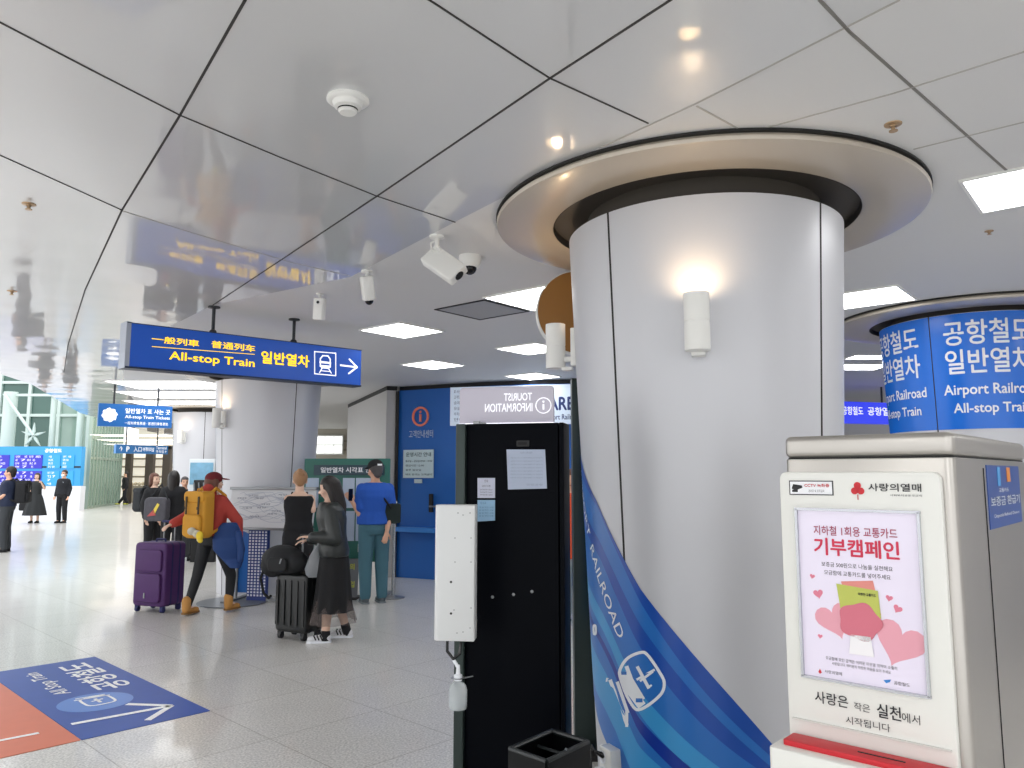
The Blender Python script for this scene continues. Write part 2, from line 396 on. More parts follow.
# words along the swoosh
p0=colhit(c1x,c1y,592,546); p1=colhit(c1x,c1y,622,637); p0=(nth(p0[0]),p0[1]); p1=(nth(p1[0]),p1[1]); rr=.62
dv=Vector(((p1[0]-p0[0])*rr,p1[1]-p0[1])); Lw=dv.length; dv.normalize(); nv=Vector((-dv.y,dv.x))
def swf(X,Z):
    s_=Vector((p0[0]*rr,p0[1]))+dv*X+nv*Z; th=s_.x/rr; r=Rz(s_.y)+.0035; return (r*math.cos(th),r*math.sin(th),s_.y)
b=MB(); add_text(b,'RAILROAD',0,Lw,-.028,.028,0,.004,swf); add_text(b,'AIRPORT',-Lw*.98,-Lw*.12,-.028,.028,0,.004,swf)
b.build('lettering',m_wht2:=M('print_white','#f2f5fa',.4),sw,smooth=False)
def rounded(pts,n=6):
    out=[]; m=len(pts)
    for i in range(m):
        p0,p1,p2,p3=[Vector(pts[(i+j-1)%m]) for j in range(4)]
        for k_ in range(n):
            t=k_/n; q=.5*((2*p1)+(p2-p0)*t+(2*p0-5*p1+4*p2-p3)*t*t+(-p0+3*p1-3*p2+p3)*t**3); out.append((q.x,q.y))
    return out
def cstroke(mb,pts,wd,closed=False):
    if closed: pts=pts+[pts[0]]
    for p,q in zip(pts,pts[1:]):
        p=Vector(p);q=Vector(q);d=(q-p); 
        if d.length<1e-6: continue
        d.normalize(); n=Vector((-d.y,d.x))*wd/2; e=d*wd*.3
        mb.poly([oncol(c1x,c1y,*a,.0038) for a in (p-n-e,q-n+e,q+n+e,p+n-e)])
Z3=lambda L:[(570+x/3.69,560+y/3.69) for x,y in L]
b=MB()
cstroke(b,rounded(Z3([(187,405),(215,362),(262,341),(288,350),(330,410),(349,450),(340,490),(300,528),(262,550),(240,545),(212,500),(190,440)])),3.0,True)
cstroke(b,Z3([(200,425),(225,480),(262,530)]),9); cstroke(b,Z3([(212,395),(228,440),(270,510)]),4)
cstroke(b,Z3([(140,442),(195,450)]),4); cstroke(b,Z3([(152,445),(212,605)]),3.6); cstroke(b,Z3([(178,452),(215,560)]),3.4); cstroke(b,Z3([(212,560),(212,612)]),3)
cstroke(b,Z3([(252,395),(292,470)]),3.2); cstroke(b,Z3([(250,440),(312,405)]),2.4); cstroke(b,Z3([(262,445),(306,412)]),2.4); cstroke(b,Z3([(287,470),(302,462)]),2)
cstroke(b,rounded(Z3([(90,244),(97,244),(98,270),(91,272)]),4),2.0,True)
b.build('train_and_plane_emblem',m_wht2,sw,smooth=False)
b=MB(); cstroke(b,Z3([(250,517),(266,517)]),4); cstroke(b,Z3([(196,417),(208,417)]),3.2)
for v in b.bm.verts: v.co=Vector((v.co.x*1.0015,v.co.y*1.0015,v.co.z))
b.build('lamp_dot',g1,sw,smooth=False)

# --- other columns
c2=column('column','round grey panelled column behind the station map table',-3.48,10.96,[colhit(-3.48,10.96,222,430)[0],colhit(-3.48,10.96,294,430)[0],1.2])
c4=column('column','far round column standing behind the map table column, leftmost of all',-6.55,16.6,[-1.3,-2.6,1.0])
c3x,c3y=4.14,6.88
s3=nth(colhit(c3x,c3y,933,370)[0]); t0=nth(colhit(c3x,c3y,943,332)[0]); t1=nth(colhit(c3x,c3y,1030,332)[0]); pw=(t1-t0)+2*(t0-s3)
c3=column('column','round column wrapped in blue airport railroad lettering, right of frame',c3x,c3y,[s3,s3+pw,s3-pw],CT=2.93)
zb=colhit(c3x,c3y,940,430)[1]; zt=2.93-.004
b=MB()
def wrapband(mb,ta,tb,za,zb_,off,n=30):
    rows=[[mb.bm.verts.new(((Rz(z)+off)*math.cos(ta+(tb-ta)*i/n),(Rz(z)+off)*math.sin(ta+(tb-ta)*i/n),z)) for z in (za,zb_)] for i in range(n+1)]
    for a,b_ in zip(rows,rows[1:]): mb.bm.faces.new((a[0],b_[0],b_[1],a[1]))
for k in range(-2,4): wrapband(b,s3+k*pw+.006,s3+(k+1)*pw-.006,zb,zt,.002)
bb=b.build('blue_band',M('band_blue','#146ad2',.25,emit=.08),c3)
zr=lambda y:colhit(c3x,c3y,965,y)[1]
def f3(k): 
    def f(X,Z): r=Rz(Z)+.0045; th=X+k*pw; return (r*math.cos(th),r*math.sin(th),Z)
    return f
b=MB()
for k in (-1,0,1):
    add_text(b,'공항철도',t0,t1,zr(345),zr(320),0,.016,f3(k)); add_text(b,'일반열차',t0,t1,zr(374),zr(349),0,.016,f3(k))
    add_text(b,'Airport Railroad',t0-.04,t1+.05,zr(398),zr(384),0,.02,f3(k)); add_text(b,'All-stop Train',t0+.05,t1-.04,zr(416),zr(403),0,.02,f3(k))
b.build('lettering',m_wht2,bb,smooth=False)

# --- wall lamps
def sconce(label,cx,cy,th,z,group='wall lamps on the near column',h=.255):
    r=Rz(z); t=thing('wall_lamp',label,'wall lamp',(cx+r*math.cos(th),cy+r*math.sin(th),z),th+PI/2,group)   # -Y points outwards
    b=MB(); b.box((0,-.012,-.01),(.075,.04,h*.85)); b.build('back_plate',m_white,t,bevel=.006)
    b=MB(); b.box((0,-.055,-h*.30),(.03,.09,.03)); b.box((0,-.055,-h*.52),(.06,.06,.02)); b.build('arm',m_white,t,bevel=.004)
    ax=-.125
    b=MB(); b.lathe([(.052,-h/2),(.056,-h/2),(.056,-.003),(.053,-.002),(.053,.002),(.056,.003),(.056,h/2),(.050,h/2),(.050,h/2-.03),(.0,h/2-.03)],(0,ax,0),n=36); b.lathe([(.052,-h/2),(.0,-h/2+.004)],(0,ax,0),n=36); b.build('housing',m_white,t)
    b=MB(); b.lathe([(.046,0),(.0,.0)],(0,ax,h/2-.022),n=24); b.build('lens',M('warm_lens',(1,.72,.42),.4,emit=4),t)
    l=bpy.data.lights.new('lamp_light','SPOT'); l.energy=3; l.color=(1,.72,.44); l.spot_size=R(168); l.spot_blend=.9; l.shadow_soft_size=.03
    o=bpy.data.objects.new('lamp_light',l); C.objects.link(o); o.parent=t; o.location=(0,ax+.02,h/2-.005); o.rotation_euler=(R(180-24),0,0)
    return t
thf=colhit(c1x,c1y,698,320)[0]
sconce('white cylindrical wall lamp on the camera-facing side of the near column',c1x,c1y,thf,at(698,320,3.28).z)
sconce('white cylindrical wall lamp sticking out from the left edge of the near column',c1x,c1y,R(164),at(549,347,4.35).z)
sconce('white cylindrical wall lamp on the column behind the hanging train sign',-3.48,10.96,colhit(-3.48,10.96,238,430)[0]-.35,at(232,418,10.3).z,'wall lamps on the map table column',h=.26)
sconce('small white wall lamp on the far left column',-6.55,16.6,-1.9,at(190,437,16).z,'wall lamps on the far column')

# ---------------------------------------------------------------- ceiling fittings
def panel_light(label,px,py,w_,rz=-40,group='square ceiling light panels',l=None,pw_=45):
    p=pl(px,py,CH); l=l or w_
    t=thing('ceiling_light',label,'ceiling light',(p.x,p.y,CH-.006),R(rz),group)
    b=MB()
    for s_ in (-1,1):
        b.box((s_*(w_/2+.008),0,0),(.016,l+.032,.012)); b.box((0,s_*(l/2+.008),0),(w_,.016,.012))
    b.build('frame',m_white,t,smooth=False)
    b=MB(); b.box((0,0,.001),(w_,l,.008)); b.build('diffuser',M('diffuser',(1,1,1),.5,emit=6) if w_<1 else M('diffuser_long',(1,1,1),.5,emit=2.2),t,smooth=False)
    return t
panel_light('square lit ceiling panel just right of the hanging train sign',402,330,.56)
panel_light('small square lit ceiling panel above the blue wall corner, left',433,364.5,.56)
panel_light('lit ceiling panel partly hidden behind the brown round sign',540,298,.62)
panel_light('lit ceiling panel left of the side wall lamp',532,348.5,.56)
panel_light('lit ceiling panel right above the blue wall stripe',533,376,.56)
panel_light('lit ceiling panel right of the near column',866,297.5,.58)
panel_light('lit ceiling panel cut by the right frame edge',1040,183,.56)
for i,y in enumerate((384.5,394.5,403)):
    panel_light('%s of three long ceiling lights stacked above the far left column'%('nearest','middle','farthest')[i],192,y,2.2,0,'long ceiling lights by the far column',1.1)
# square panels added out of view to brighten the near column and refund machine
for i,(x,y) in enumerate([(-2.6,-1.2),(.3,-1.6),(3.0,-1.0),(5.2,1.2),(-4.6,.6),(5.6,3.6),(-5.2,3.6)]):
    t=thing('ceiling_light','added square ceiling panel out of view, brightening the near column and machine','ceiling light',(x,y,CH-.006),R(-40),'added ceiling light panels out of view')
    b=MB()
    for s_ in (-1,1): b.box((s_*.31,0,0),(.016,.63,.012)); b.box((0,s_*.31,0),(.6,.016,.012))
    b.build('frame',m_white,t,smooth=False); b=MB(); b.box((0,0,.001),(.6,.6,.008)); b.build('diffuser',M('diffuser_added',(1,1,1),.5,emit=22),t,smooth=False)
t=thing('access_hatch','flush square ceiling hatch with dark outline','ceiling hatch',(*pl(482,310,CH).xy,CH-.003),R(-40))
b=MB(); 
for s_ in (-1,1): b.box((s_*.28,0,0),(.022,.58,.008)); b.box((0,s_*.28,0),(.58,.022,.008))
b.build('frame',m_dark,t,smooth=False); b=MB(); b.box((0,0,0),(.53,.53,.005)); b.build('hatch_panel',M('hatch_grey','#a9a9a9',.5),t,smooth=False)
# smoke detector
p=pl(348,99,CH); t=thing('smoke_detector','round white smoke detector on the ceiling, top left','smoke detector',(p.x,p.y,CH),0)
b=MB(); b.lathe([(.078,0),(.079,-.008),(.072,-.014),(.058,-.016),(.055,-.022),(.05,-.034),(.036,-.038),(.0,-.038)],n=40); b.build('base',m_white,t)
b=MB(); b.lathe([(.0365,-.037),(.034,-.047),(.036,-.048),(.03,-.056),(.0,-.057)],n=30); b.build('sensor_head',m_white,t)
b=MB(); b.lathe([(.0378,-.041),(.0372,-.046)],n=30); b.build('slots',m_dark,t)
def sprinkler(label,px,py,s=1.0):
    p=pl(px,py,CH); t=thing('sprinkler',label,'sprinkler',(p.x,p.y,CH),0,'ceiling sprinklers')
    b=MB(); b.lathe([(.034*s,0),(.033*s,-.004),(.015*s,-.007),(.012*s,-.012)],n=24); b.build('flange',M('brass_pale','#b79a78',.35,.6),t)
    b=MB(); b.cyl((0,0,-.01),(0,0,-.03*s),.008*s); b.lathe([(.001,-.031*s),(.017*s,-.031*s),(.017*s,-.028*s),(0,-.028*s)],n=16); b.build('head',M('brass_pale','#b79a78'),t)
sprinkler('small brass sprinkler on the ceiling right above the near column collar',893,124)
sprinkler('small sprinkler on the ceiling at far left, upper one',29,204)
sprinkler('small sprinkler on the ceiling at far left, lower one',12,291)
sprinkler('small sprinkler on the ceiling at the right frame side',989,231,.7)
# box camera on bracket
p=pl(437,236,CH); t=thing('security_camera','white box security camera tilted down beside the dome camera','security camera',(p.x,p.y,CH),0,)
b=MB(); b.lathe([(.045,0),(.045,-.012),(.02,-.018),(.0,-.018)],n=24); b.cyl((0,0,-.01),(0,0,-.07),.013); b.sph((0,0,-.07),.02); b.cyl((0,0,-.07),(.03,-.02,-.1),.012); b.build('bracket',m_white,t)
b=MB(); b.box((0,0,0),(.135,.30,.085)); o=b.build('housing',m_white,t,bevel=.012); o.location=tuple(at(444,265,p.y-.02)-p)
Ld=Vector((.70,-.40,-.58)).normalized(); Wd=Vector((.55,.15,.62)); Wd=(Wd-Ld*Wd.dot(Ld)).normalized(); Nd=Wd.cross(-Ld)
mt_=Matrix((Wd,-Ld,Nd)).transposed(); o.rotation_euler=mt_.to_euler(); o.scale=(1.0,.88,.8)
b=MB(); b.cyl((0,-.151,0),(0,-.156,0),.03); o2=b.build('lens',m_black,o)
b=MB(); b.chain([(0,0,-.02),(-.035,-.02,-.05),(-.03,-.02,-.09),(.02,0,-.11)],[.005]*4,8); b.build('cable',m_white,t)
p=pl(470,256,CH); t=thing('dome_camera','white dome security camera on the ceiling beside the box camera','security camera',(p.x,p.y,CH),0)
b=MB(); b.lathe([(.072,0),(.074,-.03),(.07,-.05),(.062,-.072),(.045,-.085)],n=36); b.build('housing',m_white,t)
b=MB(); b.sph((0,-.01,-.082),.045); b.build('dome',m_black,t)
p=pl(367,271,CH); t=thing('security_camera','white bullet security camera hanging left of the box camera','security camera',(p.x,p.y,CH),0)
b=MB(); b.lathe([(.04,0),(.04,-.012),(.015,-.016)],n=24); b.cyl((0,0,0),(0,0,-.06),.012); b.build('bracket',m_white,t)
b=MB(); b.box((0,0,0),(.085,.085,.17)); o=b.build('housing',m_white,t,bevel=.014); o.location=(.01,-.01,-.125); o.rotation_euler=(R(12),R(-10),R(20))
b=MB(); b.sph((0,0,-.085),.03); b.build('lens',m_black,o)
p=pl(320,294,CH); t=thing('security_camera','white box security camera right above the train sign','security camera',(p.x,p.y,CH),0)
b=MB(); b.lathe([(.03,0),(.03,-.01),(.012,-.014)],n=24); b.cyl((0,0,0),(0,0,-.05),.01); b.build('bracket',m_white,t)
b=MB(); b.box((0,0,0),(.085,.06,.17)); o=b.build('housing',m_white,t,bevel=.01); o.location=(0,0,-.12); o.rotation_euler=(R(5),R(5),R(-15))
b=MB(); b.cyl((0,-.031,.05),(0,-.034,.05),.012); b.build('lens',m_black,o)
# round brown hanging sign behind the column
p=at(578,314,5.2); t=thing('round_sign','round brown sign hanging behind the near column collar','hanging sign',(p.x,p.y,2.70),R(8))
b=MB(); b.lathe([(0,-.03),(.285,-.03),(.285,.03),(0,.03)],rot=(PI/2,0,0),n=64,cap=False); b.build('disc',M('sign_brown','#a8763c',.4),t)
b=MB(); b.lathe([(.286,-.033),(.292,-.033),(.292,.033),(.286,.033)],rot=(PI/2,0,0),n=64); b.build('rim',m_white,t)
b=MB(); b.cyl((0,0,.28),(0,0,.30),.012); b.build('hanger',m_dark,t)

# ---------------------------------------------------------------- hanging signs
L0=at(126,345,5.82); R0=at(361,366,7.31); ang=math.atan2(R0.y-L0.y,R0.x-L0.x); Ls=math.hypot(R0.x-L0.x,R0.y-L0.y)
t=thing('hanging_sign','long blue hanging sign reading All-stop Train with arrow','hanging sign',(L0.x,L0.y,0),ang)
zt_=[hit(t,130,322.5)[1],hit(t,361,351.5)[1]]; zb_=[hit(t,130,367)[1],hit(t,361,384.5)[1]]
# the sign hangs a little out of level
dz=(zt_[1]-zt_[0]+zb_[1]-zb_[0])/2/Ls
zc0=(zt_[0]+zb_[0])/2; hh=.335
sf=lambda X,Z,y=0:(X,y,Z)
th_=.13
b=MB(); b.prism([(0.03,0,zc0-hh/2),(Ls,0,zc0-hh/2+dz*Ls),(Ls,0,zc0+hh/2+dz*Ls),(0.03,0,zc0+hh/2)],(0,th_,0)); sbody=b.build('light_box',m_blue,t,smooth=False)
b=MB(); b.prism([(-.005,-.004,zc0-hh/2-.012),(.03,-.004,zc0-hh/2-.012),(.03,-.004,zc0+hh/2+.012),(-.005,-.004,zc0+hh/2+.012)],(0,th_+.008,0)); b.build('end_cap',M('cap_grey','#aeb6c4',.35,.3),t,smooth=False)
b=MB(); b.prism([(0,-.006,zc0-hh/2-.014),(Ls+.004,-.006,zc0-hh/2-.014+dz*Ls),(Ls+.004,-.006,zc0-hh/2+dz*Ls),(0,-.006,zc0-hh/2)],(0,th_+.012,0))
b.prism([(0,-.006,zc0+hh/2),(Ls+.004,-.006,zc0+hh/2+dz*Ls),(Ls+.004,-.006,zc0+hh/2+.006+dz*Ls),(0,-.006,zc0+hh/2+.006)],(0,th_+.012,0)); b.build('edge_trim',M('edge_navy','#20324f',.4,.3),t,smooth=False)
Z7=lambda x,y:(100+x/3.657,310+y/3.657)
def st(mb,body,x0,y0,x1,y1,bold):
    # box corners in zoomed photo coordinates: left top, right bottom (the sign's slope is followed)
    xa,za=hit(t,*Z7(x0,y0),-.002); xb,zb2=hit(t,*Z7(x1,y1),-.002)
    sh=lambda X:dz*X
    z1=za-sh(xa); z0=zb2-sh(xb)
    add_text(mb,body,xa,xb,z0,z1,0,bold,lambda X,Z:(X,-.002,Z+sh(X)))
b=MB(); st(b,'一般列車',190,92,362,136,.02); st(b,'普通列车',408,111,567,155,.02); st(b,'All-stop Train',254,150,565,218,.02); st(b,'일반열차',590,148,765,212,.03)
xa,za=hit(t,*Z7(190,131),-.002); xb,zb2=hit(t,*Z7(566,160),-.002)
b.prism([(xa,-.003,za-.008),(xb,-.003,zb2-.008),(xb,-.003,zb2-.003),(xa,-.003,za-.003)],(0,.002,0))
b.build('yellow_lettering',m_yel,sbody,smooth=False)
def lstroke(mb,root,pts,wd,y,zf,closed=False):
    if closed: pts=pts+[pts[0]]
    Q=[Vector(hit(root,*zf(*p),y)) for p in pts]
    for p,q in zip(Q,Q[1:]):
        d=(q-p).normalized(); n=Vector((-d.y,d.x))*wd/2; e=d*wd*.4
        mb.prism([(a.x,y,a.y) for a in (p-n-e,q-n+e,q+n+e,p+n-e)],(0,.001,0))
b=MB()
lstroke(b,t,[(785,152),(862,158),(862,240),(785,233)],.010,-.003,Z7,True)
lstroke(b,t,[(880,202),(938,209)],.016,-.003,Z7); lstroke(b,t,[(912,180),(940,209),(910,232)],.016,-.003,Z7)
lstroke(b,t,[(806,205),(806,178),(815,167),(834,168),(842,180),(842,208),(834,213),(814,211)],.012,-.003,Z7,True)
lstroke(b,t,[(806,190),(842,194)],.02,-.003,Z7); lstroke(b,t,[(812,205),(836,207)],.02,-.003,Z7)
lstroke(b,t,[(812,213),(803,229)],.01,-.003,Z7); lstroke(b,t,[(836,214),(846,231)],.01,-.003,Z7); lstroke(b,t,[(808,222),(842,225)],.008,-.003,Z7)
b.build('white_symbols',m_wht,sbody,smooth=False)
for px in (213,294):
    u,_=hit(t,px,330,th_/2); zz=zc0+hh/2+dz*u
    b=MB(); b.cyl((u,th_/2,zz),(u,th_/2,CH),.014); b.sph((u,th_/2,zz+.02),.03,sz=.8); b.lathe([(.05,CH-.001),(.05,CH-.012),(.014,CH-.02)],(u,th_/2,0),n=24); b.build('hanger_rod',M('rod_dark','#3a3c40',.4,.6),t)

def small_sign(label,pxl,yl0,yl1,pxr,yr0,yr1,dl_,dr_,texts,mat,frame=True,name='hanging_sign',rods=True,syms=None):
    A=at(pxl,(yl0+yl1)/2,dl_); B=at(pxr,(yr0+yr1)/2,dr_); a=math.atan2(B.y-A.y,B.x-A.x); L_=math.hypot(B.x-A.x,B.y-A.y)
    t=thing(name,label,'hanging sign',(A.x,A.y,0),a)
    zt=(hit(t,pxl,yl0)[1]+hit(t,pxr,yr0)[1])/2; zb=(hit(t,pxl,yl1)[1]+hit(t,pxr,yr1)[1])/2
    b=MB(); b.box((L_/2,.06,(zt+zb)/2),(L_,.12,zt-zb)); o=b.build('light_box',mat,t,smooth=False)
    b=MB()
    for body,x0,y0,x1,y1,bo in texts: # fractions of the face
        add_text(b,body,x0*L_,x1*L_,zt-(zt-zb)*y1,zt-(zt-zb)*y0,-.003,bo)
    if syms: syms(b,L_,zt,zb)
    b.build('lettering',m_wht,o,smooth=False)
    if rods:
        for f in (.2,.8):
            b=MB(); b.cyl((L_*f,.06,zt),(L_*f,.06,CH),.015); b.build('hanger_rod',MATS['rod_dark'],t)
    return t
def tickets(b,L_,zt,zb):
    h=zt-zb; cx,cz=.145*L_,(zt+zb)/2
    for i in range(16):
        a0=2*PI*i/16; r0=.27*h if i%2 else .33*h
        b.prism([(cx,-.004,cz),(cx+r0*math.cos(a0),-.004,cz+r0*math.sin(a0)),(cx+.30*h*math.cos(a0+.42),-.004,cz+.30*h*math.sin(a0+.42))],(0,.001,0))
small_sign('blue hanging sign with a hand emblem left of the long train sign',98.5,402.5,425,172,407,429,11.9,12.5,[('일반열차 표 사는 곳',.35,.17,.97,.40,.01),('All-stop Train Tickets',.35,.48,.97,.66,.01),('一般列車售票處 · 普通列車售票処',.35,.76,.95,.9,.0)],M('sign_blue_mid','#2366ae',.35,emit=.15),syms=tickets)
small_sign('narrow pale blue hanging sign far back under the hand emblem sign',116,444,453.5,168,446,454,19,20,[('↑',.06,.2,.12,.8,.01),('P',.19,.2,.25,.8,.03),('入口',.33,.2,.48,.8,.01),('여객터미널',.5,.25,.72,.75,.02),('Terminal',.76,.1,.97,.45,.01),('주차장 P',.76,.55,.97,.9,.01)],M('sign_blue_pale','#4784c4',.4,emit=.15))
# ---------------------------------------------------------------- setting: walls
m_wallg=M('wall_grey_panel','#b9b7b6',.4,.1,var=.03,vscale=1)
m_wallb=M('wall_blue','#1c62b4',.45)
G=lambda x,Y:at(x,400,Y).xy
w0=G(399,12.3); w1=G(440,11.95); w2=G(480,11.65); w3=G(530,11.4); w4=G(575,11.3)
wp=[w0,w1,w2,w3,w4,Vector((3.2,11.3)),Vector((5.0,11.9))]
b=MB()
b.prism([(*p,0) for p in wp]+[(*(p+Vector((.05,.3))),0) for p in wp[::-1]],(0,0,2.93)); struct(b.build('wall_back',m_wallb))
b=MB()
b.prism([(*(p+Vector((0,.06))),2.93) for p in wp]+[(*(p+Vector((.05,.3))),2.93) for p in wp[::-1]],(0,0,CH-2.93)); struct(b.build('trim_4',m_dark,smooth=False))  # dark strip painted in for the shade of the gap above the wall
# grey wall running back from the blue wall's corner
g0=w0; g1_=G(358,15.6)
b=MB(); d=(g1_-g0).normalized(); n=Vector((-d.y,d.x))*-.2
b.prism([(*g0,0),(*g1_,0),(*(g1_-n),0),(*(g0-n),0)],(0,0,2.93)); struct(b.build('wall_left',m_wallg,smooth=False))
b=MB(); b.prism([(*(g0+Vector((-.03,0))),2.93),(*(g1_+Vector((-.06,0))),2.93),(*(g1_-n),2.93),(*(g0-n),2.93)],(0,0,CH-2.93)); struct(b.build('trim_5',m_dark,smooth=False))
b=MB(); b.box((*((g0+g1_)/2),1.85),((g1_-g0).length,.03,.02),(0,0,math.atan2(d.y,d.x))); b.box((g0.x-.02,g0.y-.02,1.46),(.05,.05,2.92)); struct(b.build('trim_6',m_dark,smooth=False))
# corridor end, far wall and right rear wall
m_beige=M('wall_beige','#c9c3b6',.6)
b=MB(); b.box((-4.6,24.2,1.5),(5.6,.2,3.0)); b.box((-1.9,19.5,1.5),(.2,9.2,3.0)); struct(b.build('wall_rear',m_beige,smooth=False))
b=MB(); b.box((-4.6,24.05,2.35),(5.6,.1,.06)); b.box((-4.6,24.05,2.62),(5.6,.1,.05)); struct(b.build('trim_7',M('trim_beige','#a49d8f',.6),smooth=False))
p=at(330,445,24.0)
t=thing('corridor_window','pale glowing panel standing for a window at the corridor end between column and grey wall','screen',(p.x,23.95,p.z),0)
b=MB(); b.box((0,0,0),(.86,.06,.62)); b.build('frame',m_white,t,bevel=.01); b=MB()
for i in range(2):
    for j in range(3): b.box(((-.27+j*.27),-.032,.14-.28*i),(.25,.01,.25))
b.build('panel',M('window_pale','#eef2ee',.5,emit=.9),t,smooth=False)  # glowing panel stands for window light at the corridor end
b=MB(); b.box((9.0,15.5,1.5),(9.0,.2,3.0)); b.box((7.2,2.4,1.5),(.2,14,3.0)); struct(b.build('wall_right',M('wall_right_grey','#cfcfd2',.6),smooth=False))  # unseen side wall added so the steel machine reflects something darker
b=MB(); b.box((-9.0,45.5,3.0),(26,.3,6.0)); struct(b.build('wall_far',M('wall_far_cream','#d8d2c4',.6),smooth=False))
# counter rail and fittings on the blue wall
def onwall(px,py,Y): return at(px,py,Y)
t=thing('counter_ledge','light blue ledge running along the foot of the blue wall','ledge',(0,0,0))
b=MB(); q0=w0+Vector((.02,-.07)); q1=w1+Vector((.0,-.07)); q2=w2+Vector((0,-.07)); zl=at(415,530,12).z
for a_,b_ in ((q0,q1),(q1,q2)):
    dd=b_-a_; b.box(((a_.x+b_.x)/2,(a_.y+b_.y)/2,zl),(dd.length,.12,.07),(0,0,math.atan2(dd.y,dd.x)))
b.build('ledge',M('ledge_blue','#3d86d6',.4),t,smooth=False)
pa=(w0+w1)/2+Vector((0,-.012)); aw=math.atan2((w1-w0).y,(w1-w0).x)
t=thing('information_sign','orange ring with letter i above customer information lettering on blue wall','wall sign',(pa.x,pa.y,0),aw)
cx,cz=hit(t,420.5,416.5)
b=MB(); b.lathe([(.125,-.01),(.155,-.01),(.155,.012),(.125,.012)],(cx,0,cz),(PI/2,0,0),n=48); b.build('ring',M('ring_orange','#d2745c',.5,emit=.1),t)
b=MB(); b.rprism(cx-.016,cx+.016,cz-.08,cz+.035,-.012,.01,.006); b.sph((cx,-.004,cz+.07),.02,sy=.3); b.build('letter_i',MATS['ring_orange'],t)
b=MB(); ptext(b,t,'고객안내센터',409,430.5,433,437.5,-.006,.01); b.build('lettering',M('letter_pale','#b7c7dd',.5),t,smooth=False)
t=thing('notice_sheet','framed white notice on the blue wall under the orange ring','notice',(pa.x,pa.y,0),aw)
xa,za=hit(t,404,450); xb,zb2=hit(t,433.5,478)
b=MB(); b.box(((xa+xb)/2,-.005,(za+zb2)/2),(xb-xa,.02,za-zb2)); b.box(((xa+xb)/2,-.004,zb2-.05),(.14,.016,.06)); b.build('sheet',M('notice_paper','#c9dbe0',.6),t,smooth=False)
b=MB(); ptext(b,t,'운영시간 안내',406,452.5,431,456.5,-.017,.02)
for i in range(4): ptext(b,t,('월요일 ~ 금요일 09:00 - 18:00','점심시간 12:00','휴무 일요일','매표 문의는 고객센터')[i],405.5,460+i*4.5,(432,424,421,432)[i],462+i*4.5,-.017,.01)
b.build('lettering',M('ink_green','#3c5a62',.6),t,smooth=False)
pb=(w1+w2)/2+Vector((0,-.012)); aw2=math.atan2((w2-w1).y,(w2-w1).x)
t=thing('door_handle_box','small dark lever lock on the blue wall door','door lock',(*pa,0),aw)
xa,za=hit(t,431.5,503)
b=MB(); b.rprism(xa-.03,xa+.03,za-.14,za+.14,-.03,.005,.01); b.build('plate',m_dark,t); b=MB(); b.cap((xa,-.05,za-.05),(xa+.1,-.05,za-.05),.014,.012); b.cyl((xa,0,za-.05),(xa,-.05,za-.05),.012); b.build('lever',m_grey,t)
# white lit sign with large letters on the blue wall, partly behind the kiosk header
pc=(w3+w4)/2+Vector((0,-.02)); aw3=math.atan2((w4-w2).y,(w4-w2).x)
t=thing('railway_sign','white wall sign with bold navy RE lettering behind the tourist kiosk header','wall sign',(*pc,0),aw3)
xa,za=hit(t,452,388); xb,zb2=hit(t,576,424)
b=MB(); b.box(((xa+xb)/2,-.04,(za+zb2)/2),(xb-xa,.08,za-zb2)); o=b.build('board',M('board_white','#c9d6e6',.5,emit=.2),t,smooth=False)
b=MB(); ptext(b,t,'ARE',548,397,574,410,-.083,.03); ptext(b,t,'Airport Railroad',543,414.5,580,421,-.083,.01)
for i in range(6):
    ptext(b,t,('표 사는 곳','고객안내','승차권','유실물','여객센터','안내')[i],454,390+5.6*i,463,393.2+5.6*i,-.083,.0)
b.build('lettering',M('ink_navy','#1a3270',.5),o,smooth=False)

# hanging display in the room behind, right of the near column
small_sign('blue lit hanging display behind the blue lettered column',825,403,424,900,401,423,12.0,12.4,[('공항철도',.22,.22,.5,.62,.02),('공항열차',.56,.22,.95,.62,.02)],M('display_blue','#2433c8',.4,emit=.8))
b=MB(); p=at(862,432,12.6); 
t=thing('service_counter','pale counter in the back room right of the near column','counter',(p.x,14.0,0))
b=MB(); b.rslab(-1.6,1.8,-.3,.3,0,1.0,.05); b.build('body',M('counter_white','#c4bdb4',.5),t); b=MB(); b.rslab(-1.65,1.85,-.36,.36,1.0,1.05,.05); b.build('worktop',m_white,t)
panel_light('far ceiling light above the blue display',869,356.5,.45,0,'back room ceiling lights',.3); panel_light('farthest ceiling light above the blue display, beside the near column',852,366.5,.8,0,'back room ceiling lights',.5)

# ---------------------------------------------------------------- atrium at the far left
m_frame=M('frame_pale_green','#c9d8d2',.4,.1); m_gl=M('green_glass','#8fa79b',.08,.0,var=.2,vscale=.6,coat=.5)
m_gldark=M('green_glass_dark','#4c6a62',.1,var=.35,vscale=.35)
wx=thing('glass_facade','tall green glass facade with pale steel frame beyond the departures board','glass facade',(-32.6,39.5,0))
b=MB()
for i in range(-7,8): b.box((i*1.55,0,5),(.16,.2,10))
for z in (2.9,4.6,6.3,8): b.box((0,0,z),(23,.18,.14))
b.build('frame',m_frame,wx,smooth=False)
for i in range(-7,7):
    b=MB(); b.box((i*1.55+.775,.05,5.0),(1.4,.03,9.9)); b.build('pane',m_gldark if i%3 else m_gl,wx,smooth=False)
b=MB()
for i in range(16):
    x=-6+i*.8; b.box((x,-.12,4.9+(i%3)*.62),(.3,.05,.42))
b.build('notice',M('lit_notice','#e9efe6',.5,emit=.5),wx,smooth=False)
b=MB(); b.box((0,-.15,3.05),(9.5,.06,.9)); b.build('spandrel_panel',M('spandrel','#e8eeee',.5,emit=.25),wx,smooth=False)
